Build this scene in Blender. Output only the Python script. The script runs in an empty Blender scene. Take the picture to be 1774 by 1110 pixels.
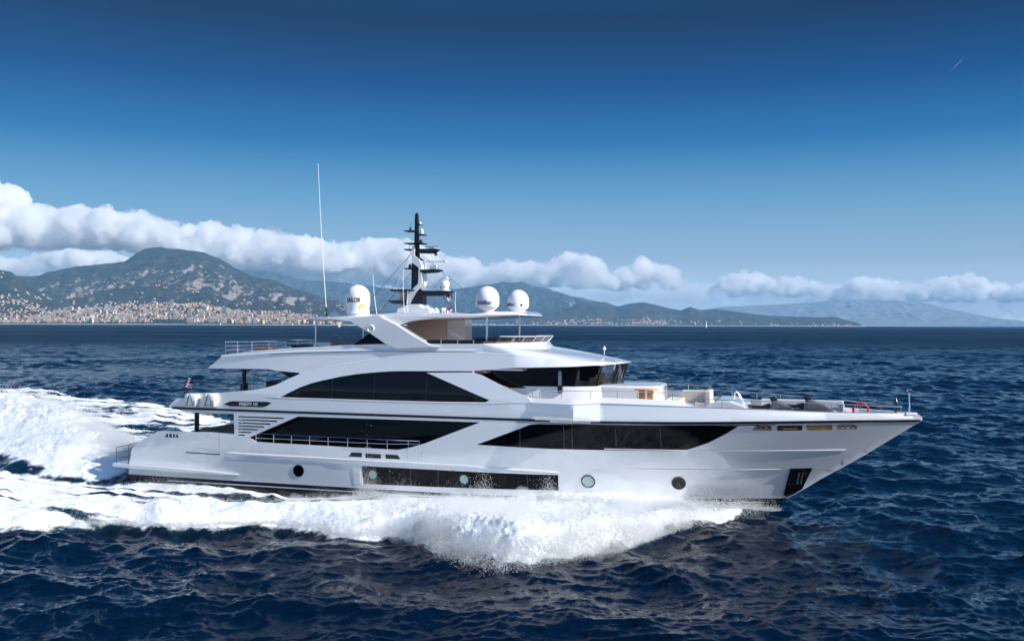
import bpy, bmesh, math, random
import numpy as np
from mathutils import Vector, Matrix, Euler
from mathutils import geometry as geo

random.seed(7)
RNG = np.random.default_rng(11)
SC = bpy.context.scene
COL = SC.collection

# ------------------------------------------------------------------ camera
cam_d = bpy.data.cameras.new('camera')
cam_d.sensor_width = 36.0
cam_d.lens = 33.85
cam_d.clip_start = 0.5
cam_d.clip_end = 150000.0
cam = bpy.data.objects.new('camera', cam_d)
COL.objects.link(cam)
cam.matrix_world = (Matrix.Translation((0, 0, 8.9)) @ Matrix.Rotation(math.radians(90.24), 4, 'X')
                    @ Matrix.Rotation(0.0036, 4, 'Z'))
SC.camera = cam

# ------------------------------------------------------------------ sun and sky
SUN_AZ = math.radians(24.5)       # measured from +X towards the camera side (-Y)
SUN_EL = math.radians(33)
TO_SUN = Vector((math.cos(SUN_EL) * math.cos(SUN_AZ), -math.cos(SUN_EL) * math.sin(SUN_AZ), math.sin(SUN_EL)))
sun_d = bpy.data.lights.new('sun', 'SUN')
sun_d.energy = 4.8
sun_d.angle = math.radians(0.53)
sun_d.color = (1.0, 0.955, 0.90)
sun = bpy.data.objects.new('sun', sun_d)
COL.objects.link(sun)
sun.rotation_euler = (-TO_SUN).to_track_quat('-Z', 'Y').to_euler()
sun.location = TO_SUN * 300

world = bpy.data.worlds.new('World')
SC.world = world
world.use_nodes = True
wn, wl = world.node_tree.nodes, world.node_tree.links
wn.clear()
w_out = wn.new('ShaderNodeOutputWorld')
w_bg = wn.new('ShaderNodeBackground')
w_sky = wn.new('ShaderNodeTexSky')
w_sky.sky_type = 'NISHITA'
w_sky.sun_disc = False
w_sky.sun_elevation = SUN_EL
w_sky.sun_rotation = math.atan2(TO_SUN.x, TO_SUN.y)
w_sky.altitude = 0
w_sky.air_density = 1.0
w_sky.dust_density = 0.4
w_sky.ozone_density = 3.0
w_tc = wn.new('ShaderNodeTexCoord')
w_sep = wn.new('ShaderNodeSeparateXYZ')
w_ramp = wn.new('ShaderNodeValToRGB')
w_mul = wn.new('ShaderNodeMix')
w_mul.data_type = 'RGBA'
w_mul.blend_type = 'MULTIPLY'
w_mul.inputs[0].default_value = 1.0
# polarised, deep late-autumn sky: strongly darker with height, as the photograph's
SKY_STOPS = [(0.000, (0.74, 0.78, 0.82)), (0.03, (0.50, 0.60, 0.70)), (0.067, (0.27, 0.39, 0.52)), (0.126, (0.115, 0.285, 0.47)),
             (0.184, (0.012, 0.135, 0.345)), (0.24, (0.000, 0.052, 0.195)), (0.30, (0.000, 0.019, 0.076)),
             (0.35, (0.000, 0.038, 0.14)), (0.45, (0.000, 0.085, 0.28)), (0.8, (0.016, 0.11, 0.30)), (1.0, (0.03, 0.12, 0.30))]
cr = w_ramp.color_ramp
while len(cr.elements) > 1:
    cr.elements.remove(cr.elements[-1])
cr.elements[0].position = SKY_STOPS[0][0]
cr.elements[0].color = (*SKY_STOPS[0][1], 1)
for p_, c_ in SKY_STOPS[1:]:
    e_ = cr.elements.new(p_)
    e_.color = (*c_, 1)
# the half of the sky behind the photographer and towards the sun is brighter and milkier
w_dot = wn.new('ShaderNodeVectorMath')
w_dot.operation = 'DOT_PRODUCT'
w_dot.inputs[1].default_value = (0.45, -0.89, 0.0)
w_mr = wn.new('ShaderNodeMapRange')
w_mr.inputs['From Min'].default_value = 0.05
w_mr.inputs['From Max'].default_value = 0.75
w_mr.interpolation_type = 'SMOOTHSTEP'
w_mix = wn.new('ShaderNodeMix')
w_mix.data_type = 'RGBA'
w_mix.inputs[7].default_value = (0.31, 0.47, 0.76, 1)
wl.new(w_tc.outputs['Generated'], w_sep.inputs[0])
wl.new(w_sep.outputs['Z'], w_ramp.inputs[0])
wl.new(w_tc.outputs['Generated'], w_dot.inputs[0])
wl.new(w_dot.outputs['Value'], w_mr.inputs['Value'])
wl.new(w_mr.outputs['Result'], w_mix.inputs[0])
wl.new(w_ramp.outputs[0], w_mix.inputs[6])
w_nb = wn.new('ShaderNodeMix')
w_nb.data_type = 'RGBA'
w_nb.blend_type = 'MIX'
w_nb.inputs[0].default_value = 0.06
wl.new(w_mix.outputs[2], w_nb.inputs[6])
w_sc = wn.new('ShaderNodeVectorMath')
w_sc.operation = 'SCALE'
w_sc.inputs['Scale'].default_value = 0.02
wl.new(w_sky.outputs[0], w_sc.inputs[0])
wl.new(w_sc.outputs[0], w_nb.inputs[7])
w_bg.inputs['Strength'].default_value = 1.0
wl.new(w_nb.outputs[2], w_bg.inputs['Color'])
wl.new(w_bg.outputs[0], w_out.inputs[0])

SC.view_settings.view_transform = 'Standard'
SC.view_settings.look = 'None'
SC.view_settings.exposure = 0.40
SC.view_settings.gamma = 1.0
SC.view_settings.use_curve_mapping = False
SC.cycles.max_bounces = 14
SC.cycles.transparent_max_bounces = 12
SC.cycles.volume_bounces = 12
SC.cycles.sample_clamp_indirect = 6.0
SC.cycles.use_denoising = True
SC.cycles.volume_step_rate = 0.35
# ------------------------------------------------------------------ helpers
def tag(o, label=None, cat=None, group=None, kind=None):
    if label: o['label'] = label
    if cat: o['category'] = cat
    if group: o['group'] = group
    if kind: o['kind'] = kind
    return o

MATS = {}
def mat(name, color=(0.8, 0.8, 0.8), rough=0.4, metal=0.0, coat=0.0, spec=0.5, **kw):
    if name in MATS: return MATS[name]
    m = bpy.data.materials.new(name)
    m.use_nodes = True
    b = m.node_tree.nodes['Principled BSDF']
    b.inputs['Base Color'].default_value = (*color, 1)
    b.inputs['Roughness'].default_value = rough
    b.inputs['Metallic'].default_value = metal
    b.inputs['Coat Weight'].default_value = coat
    b.inputs['Coat Roughness'].default_value = 0.05
    b.inputs['Specular IOR Level'].default_value = spec
    for k, v in kw.items():
        b.inputs[k.replace('_', ' ')].default_value = v
    MATS[name] = m
    return m
def noise_tint(m, scale=1.5, amount=0.06, bump=0.0, bscale=30.0):
    """slight procedural variation of a material's own colour and surface"""
    nt = m.node_tree; n, l = nt.nodes, nt.links
    b = n['Principled BSDF']
    c = tuple(b.inputs['Base Color'].default_value)
    tc = n.new('ShaderNodeTexCoord')
    nz = n.new('ShaderNodeTexNoise'); nz.inputs['Scale'].default_value = scale; nz.inputs['Detail'].default_value = 5
    mx = n.new('ShaderNodeMix'); mx.data_type = 'RGBA'
    mx.inputs[6].default_value = tuple(x * (1 - amount) for x in c[:3]) + (1,)
    mx.inputs[7].default_value = tuple(min(1, x * (1 + amount)) for x in c[:3]) + (1,)
    l.new(tc.outputs['Object'], nz.inputs['Vector']); l.new(nz.outputs['Fac'], mx.inputs[0])
    l.new(mx.outputs[2], b.inputs['Base Color'])
    if bump:
        nb = n.new('ShaderNodeTexNoise'); nb.inputs['Scale'].default_value = bscale; nb.inputs['Detail'].default_value = 4
        bp = n.new('ShaderNodeBump'); bp.inputs['Strength'].default_value = bump; bp.inputs['Distance'].default_value = 0.02
        l.new(tc.outputs['Object'], nb.inputs['Vector']); l.new(nb.outputs['Fac'], bp.inputs['Height']); l.new(bp.outputs[0], b.inputs['Normal'])
    return m

def build(name, vf, m, parent=None, smooth=None, bevel=0.0):
    """link ONE mesh object from (verts, faces); smooth = angle in degrees"""
    v, f = vf
    me = bpy.data.meshes.new(name)
    me.from_pydata([tuple(map(float, p)) for p in v], [], [tuple(map(int, q)) for q in f])
    me.materials.append(m)
    if smooth is not None:
        me.shade_smooth()
        me.set_sharp_from_angle(angle=math.radians(smooth))
    me.update()
    o = bpy.data.objects.new(name, me)
    COL.objects.link(o)
    if parent is not None: o.parent = parent
    if bevel:
        bv = o.modifiers.new('bevel', 'BEVEL'); bv.width = bevel; bv.segments = 2; bv.limit_method = 'ANGLE'; bv.angle_limit = math.radians(35)
    return o
def big_mesh(name, verts, quads, m, smooth=True, attrs=None):
    """fast numpy mesh: verts (n,3), quads (k,4 or 3)"""
    me = bpy.data.meshes.new(name)
    n, k = len(verts), quads.shape[1]
    me.vertices.add(n); me.vertices.foreach_set('co', np.ascontiguousarray(verts, dtype=np.float32).ravel())
    me.loops.add(quads.size); me.loops.foreach_set('vertex_index', np.ascontiguousarray(quads, dtype=np.int32).ravel())
    me.polygons.add(len(quads))
    me.polygons.foreach_set('loop_start', np.arange(0, quads.size, k, dtype=np.int32))
    if smooth: me.polygons.foreach_set('use_smooth', np.ones(len(quads), dtype=bool))
    me.materials.append(m)
    for an, av in (attrs or {}).items():
        a = me.attributes.new(an, 'FLOAT', 'POINT'); a.data.foreach_set('value', np.ascontiguousarray(av, dtype=np.float32).ravel())
    me.update(calc_edges=True); me.validate()
    o = bpy.data.objects.new(name, me); COL.objects.link(o)
    return o
def join(*parts):
    V, F = [], []
    for v, f in parts:
        k = len(V); V += [tuple(p) for p in v]; F += [tuple(i + k for i in q) for q in f]
    return V, F
def xf(vf, M):
    return [tuple(M @ Vector(p)) for p in vf[0]], vf[1]
def move(vf, x=0, y=0, z=0):
    return [(p[0] + x, p[1] + y, p[2] + z) for p in vf[0]], vf[1]
def flip_y(vf):
    return [(p[0], -p[1], p[2]) for p in vf[0]], [tuple(reversed(q)) for q in vf[1]]
def box(x0, x1, y0, y1, z0, z1):
    v = [(x0, y0, z0), (x1, y0, z0), (x1, y1, z0), (x0, y1, z0), (x0, y0, z1), (x1, y0, z1), (x1, y1, z1), (x0, y1, z1)]
    return v, [(0, 3, 2, 1), (4, 5, 6, 7), (0, 1, 5, 4), (1, 2, 6, 5), (2, 3, 7, 6), (3, 0, 4, 7)]
def poly_area(p):
    return 0.5 * sum(p[i][0] * p[(i + 1) % len(p)][1] - p[(i + 1) % len(p)][0] * p[i][1] for i in range(len(p)))
def prism(p, y0, y1):
    """extrude an (x,z) outline from y0 to y1"""
    p = list(p)
    if poly_area(p) < 0: p.reverse()
    if y0 > y1: y0, y1 = y1, y0
    n = len(p)
    tri = [tuple(reversed(t)) if poly_area([p[i] for i in t]) < 0 else tuple(t) for t in geo.tessellate_polygon([[Vector((a, b, 0)) for a, b in p]])]
    v = [(a, y0, b) for a, b in p] + [(a, y1, b) for a, b in p]
    f = list(tri) + [tuple(n + i for i in reversed(t)) for t in tri]
    f += [(i, i + n, (i + 1) % n + n, (i + 1) % n) for i in range(n)]
    f = [q if True else q for q in f]
    return v, f
def prism_z(p, z0, z1):
    """extrude an (x,y) outline from z0 to z1"""
    v, f = prism(p, z0, z1)
    return [(a, c, b) for a, b, c in v], [tuple(reversed(q)) for q in f]
def tube(path, r, n=6, closed=False, cap=True):
    P = [Vector(p) for p in path]; V, F = [], []; m = len(P)
    up = Vector((0.03, 0.05, 1)).normalized()
    for i, p in enumerate(P):
        a = P[(i - 1) % m] if (closed or i) else P[i]; b = P[(i + 1) % m] if (closed or i < m - 1) else P[i]
        t = (b - a).normalized()
        s = t.cross(up)
        if s.length < 1e-3: s = t.cross(Vector((1, 0.02, 0)))
        s.normalize(); u = s.cross(t)
        rr = r[i] if isinstance(r, (list, tuple)) else r
        for k in range(n):
            q = 2 * math.pi * k / n
            V.append(p + s * (rr * math.cos(q)) + u * (rr * math.sin(q)))
    for i in range(m if closed else m - 1):
        j = (i + 1) % m
        for k in range(n):
            F.append((i * n + k, i * n + (k + 1) % n, j * n + (k + 1) % n, j * n + k))
    if cap and not closed:
        F.append(tuple(reversed(range(n)))); F.append(tuple((m - 1) * n + k for k in range(n)))
    return [tuple(v) for v in V], F
def lathe(prof, n=24, c=(0, 0, 0)):
    """revolve (r, z) about the vertical through c"""
    V, F = [], []
    for r, z in prof:
        for k in range(n):
            q = 2 * math.pi * k / n
            V.append((c[0] + r * math.cos(q), c[1] + r * math.sin(q), c[2] + z))
    for i in range(len(prof) - 1):
        for k in range(n):
            F.append((i * n + k, i * n + (k + 1) % n, (i + 1) * n + (k + 1) % n, (i + 1) * n + k))
    F.append(tuple(reversed(range(n)))); F.append(tuple((len(prof) - 1) * n + k for k in range(n)))
    return V, F
def ball(c, r, n=12, sz=1.0):
    return lathe([(max(1e-3, r * math.sin(math.pi * i / n)), -r * sz * math.cos(math.pi * i / n)) for i in range(n + 1)], n * 2 if n < 10 else n + 6, c)
def loft(rings, closed=False, flip=False):
    V = [tuple(p) for r in rings for p in r]; n = len(rings[0]); F = []
    for i in range(len(rings) - 1):
        for k in range(n if closed else n - 1):
            k2 = (k + 1) % n
            q = (i * n + k, i * n + k2, (i + 1) * n + k2, (i + 1) * n + k)
            F.append(tuple(reversed(q)) if flip else q)
    return V, F
def densify(p, d, closed=True):
    out = []; n = len(p)
    for i in range(n if closed else n - 1):
        a, b = p[i], p[(i + 1) % n]
        k = max(1, int(math.ceil(math.dist(a, b) / d)))
        out += [(a[0] + (b[0] - a[0]) * j / k, a[1] + (b[1] - a[1]) * j / k) for j in range(k)]
    if not closed: out.append(p[-1])
    return out
def inside(px, pz, poly):
    r = np.zeros(len(px), bool); n = len(poly)
    for i in range(n):
        (x1, z1), (x2, z2) = poly[i], poly[(i + 1) % n]
        if z1 == z2: continue
        c = ((z1 > pz) != (z2 > pz)) & (px < (x2 - x1) * (pz - z1) / (z2 - z1) + x1)
        r ^= c
    return r
def panel(name, outer, fn, m, parent=None, holes=(), off=0.0, th=0.06, grid=0.3, mirror=False, edge=0.25):
    """a skin laid on the surface y = -(fn(x,z)+off), cut to an (x,z) outline with real holes, with thickness; mirrored to port"""
    loops = []
    for i, lp in enumerate([outer] + list(holes)):
        lp = densify(lp, edge)
        if (poly_area(lp) < 0) != (i > 0): lp.reverse()
        loops.append(lp)
    pts, edges = [], []
    for lp in loops:
        k = len(pts); pts += lp; edges += [(k + j, k + (j + 1) % len(lp)) for j in range(len(lp))]
    nb = len(pts)
    B = np.array(pts); lo, hi = B.min(0), B.max(0)
    gx, gz = np.meshgrid(np.arange(lo[0] + grid / 2, hi[0], grid), np.arange(lo[1] + grid / 2, hi[1], grid))
    gx, gz = gx.ravel(), gz.ravel()
    ok = inside(gx, gz, loops[0])
    for h in loops[1:]: ok &= ~inside(gx, gz, h)
    gx, gz = gx[ok], gz[ok]
    if len(gx):
        E0 = np.array([pts[a] for a, b in edges]); E1 = np.array([pts[b] for a, b in edges]); D = E1 - E0; L2 = (D ** 2).sum(1) + 1e-9
        dmin = np.full(len(gx), 9.0)
        for j in range(len(E0)):
            t = np.clip(((gx - E0[j, 0]) * D[j, 0] + (gz - E0[j, 1]) * D[j, 1]) / L2[j], 0, 1)
            dmin = np.minimum(dmin, np.hypot(gx - E0[j, 0] - t * D[j, 0], gz - E0[j, 1] - t * D[j, 1]))
        ok = dmin > grid * 0.35
        pts += list(zip(gx[ok].tolist(), gz[ok].tolist()))
    v2, _, f2, ov, _, _ = geo.delaunay_2d_cdt([Vector(p) for p in pts], edges, [], 0, 1e-5)
    A = np.array([tuple(p) for p in v2])
    T = np.array([tuple(t) for t in f2 if len(t) == 3])
    cx, cz = A[T].mean(1).T
    ok = inside(cx, cz, loops[0])
    for h in loops[1:]: ok &= ~inside(cx, cz, h)
    T = T[ok]
    V, N, F = [], [], []
    e = 0.02
    fr = []
    for x, z in A:
        y = fn(x, z)
        nx = -(fn(x + e, z) - fn(x - e, z)) / (2 * e); nz = -(fn(x, z + e) - fn(x, z - e)) / (2 * e)
        nx = max(-3, min(3, nx)); nz = max(-3, min(3, nz))
        # outward normal of y = -f : (-df/dx, -1, -df/dz)
        n = Vector((nx, -1, nz)).normalized()
        fr.append((x, -(y + off), z)); N.append(n)
    V += fr
    na = len(fr)
    V += [(x, -(max(0.0, -y - th)), z) for x, y, z in fr]; N += [-n for n in N[:na]]
    used = set()
    ecount = {}
    for a, b, c in T:
        if (A[b][0] - A[a][0]) * (A[c][1] - A[a][1]) - (A[c][0] - A[a][0]) * (A[b][1] - A[a][1]) < 0: b, c = c, b
        F.append((a, b, c)); F.append((a + na, c + na, b + na))
        for q in ((a, b), (b, c), (c, a)): ecount[q] = 1
    for (a, b) in list(ecount):
        if (b, a) in ecount: continue
        p0, p1 = Vector(V[a]), Vector(V[b]); q0, q1 = Vector(V[a + na]), Vector(V[b + na])
        n = (p1 - p0).cross(q0 - p0)
        n = -n if n.length else Vector((0, 0, 1)); n = n.normalized() if n.length else Vector((0, 0, 1))
        k = len(V); V += [p0, q0, q1, p1]; N += [n] * 4; F.append((k, k + 1, k + 2, k + 3))
    V0, N0, F0 = list(V), list(N), list(F)
    if mirror is True:
        k = len(V)
        V += [(p[0], -p[1], p[2]) for p in V[:k]]; N += [Vector((n.x, -n.y, n.z)) for n in N[:k]]
        F += [tuple(reversed([i + k for i in q])) for q in F]
    o = build(name, (V, F), m, parent)
    o.data.shade_smooth()
    o.data.normals_split_custom_set_from_vertices([tuple(n) for n in N])
    if mirror == 'copy':
        p = build(name, ([(q[0], -q[1], q[2]) for q in V0], [tuple(reversed(q)) for q in F0]), m, parent)
        p.data.shade_smooth(); p.data.normals_split_custom_set_from_vertices([(n.x, -n.y, n.z) for n in N0])
    return o
def thing(name, label, cat, M, group=None):
    o = bpy.data.objects.new(name, None); COL.objects.link(o)
    o.empty_display_size = 0.2
    o.matrix_world = M
    return tag(o, label, cat, group)

# numpy gradient noise -------------------------------------------------------
_perm = np.random.default_rng(5).permutation(512)
_perm = np.concatenate([_perm, _perm, _perm])
_gr = np.array([(math.cos(a), math.sin(a)) for a in np.linspace(0, 2 * math.pi, 16, endpoint=False)])
def perlin(x, y):
    xi = np.floor(x).astype(np.int64); yi = np.floor(y).astype(np.int64)
    fx, fy = x - xi, y - yi
    xi &= 511; yi &= 511
    u, v = fx * fx * fx * (fx * (fx * 6 - 15) + 10), fy * fy * fy * (fy * (fy * 6 - 15) + 10)
    def g(i, j, dx, dy):
        h = _perm[_perm[i] + j] & 15
        return _gr[h, 0] * dx + _gr[h, 1] * dy
    a, b = g(xi, yi, fx, fy), g(xi + 1, yi, fx - 1, fy)
    c, d = g(xi, yi + 1, fx, fy - 1), g(xi + 1, yi + 1, fx - 1, fy - 1)
    return (a + u * (b - a)) * (1 - v) + (c + u * (d - c)) * v * 1.0
def fbm(x, y, oct=5, gain=0.5, lac=2.03):
    s = np.zeros_like(x, dtype=float); a = 1.0; t = 0
    for i in range(oct):
        s += a * perlin(x * lac ** i + 17.3 * i, y * lac ** i - 9.1 * i); t += a; a *= gain
    return s / t * 1.5
def sstep(a, b, x):
    t = np.clip((x - a) / (b - a), 0, 1); return t * t * (3 - 2 * t)

# the yacht's frame: origin amidships on the waterline, x forward, y to port, z up
BOAT = Matrix.Translation((-1.64, 52.0, 0.0)) @ Matrix.Rotation(math.radians(-17), 4, 'Z')
BOAT_C, BOAT_S = math.cos(math.radians(-17)), math.sin(math.radians(-17))
# ---------- hull form: half-breadths in metres over (x forward, z up) ----------
def lerp1(x, xs, ys):
    return float(np.interp(x, xs, ys))
def smooth01(t):
    t = min(1.0, max(0.0, t))
    return t * t * (3 - 2 * t)
STEM_Z = [-1.8, -0.6, 0.44, 0.94, 1.42, 2.09, 2.69, 3.77, 4.32, 4.49, 4.62, 4.80]
STEM_X = [11.5, 14.2, 15.92, 16.74, 17.43, 18.52, 19.47, 21.04, 21.85, 22.06, 22.0, 21.62]
def stripe_z(x):
    return 4.27 + 0.19 * smooth01((x - 6) / 14.0)
def hull_b(x, z):
    bm = 3.90 + 0.18 * smooth01(z / 4.2)
    if z < 0.0:
        bm *= math.sqrt(max(0.0, 1 - (z / -1.85) ** 2)) if z > -1.85 else 0.0
    xs = lerp1(z, STEM_Z, STEM_X)
    x0 = lerp1(z, [-1.8, 0.0, 4.3], [-6.0, -2.5, 4.4])
    p = lerp1(z, [0.0, 2.0, 4.3], [1.75, 1.95, 2.3])
    s = min(1.0, max(0.0, (x - x0) / (xs - x0)))
    b = bm * (1 - s ** p)
    if x < -8:
        b -= 0.16 * ((-x - 8) / 12.0) ** 2
    # soft knuckles along the forward topsides
    if x > 3 and 0.5 < z < 4.2:
        k = smooth01((x - 3) / 6.0)
        b -= 0.05 * k * (1 - smooth01((z - 2.95) / 0.10)) + 0.05 * k * (1 - smooth01((z - 1.95) / 0.10))
    return max(0.0, b)
def upper_b(x, z):
    if z <= 5.30:
        zs = stripe_z(x)
        b = min(4.06, hull_b(x + max(0.0, 22.06 - lerp1(max(z, 4.49), STEM_Z, STEM_X)) * smooth01((x - 12) / 9.6), min(z, zs)) + 0.03 - 0.10 * max(0, z - zs)) if x > 3 else 4.06 - (0.10 * ((-x - 8) / 8.0) ** 2 if x < -8 else 0)
        if 3.9 < x < 7.5 and z > 4.22:
            w = smooth01((z - 4.22) / 0.10)
            b += w * 0.55 * ((x - 3.9) / 2.24 if x < 6.14 else max(0.0, (7.4 - x) / 1.26))
        return b
    b = 4.06 - (0.10 * ((-x - 8) / 8.0) ** 2 if x < -8 else 0)
    if 3.9 < x < 7.5:
        b += 0.55 * ((x - 3.9) / 2.24 if x < 6.14 else max(0.0, (7.4 - x) / 1.26))
    return b - 0.15 * (z - 5.30)
def fly_b(x, z):
    return 3.66 - 0.05 * (z - 6.5) - (0.25 * ((-x - 9) / 5.0) ** 2 if x < -9 else 0)
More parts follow.
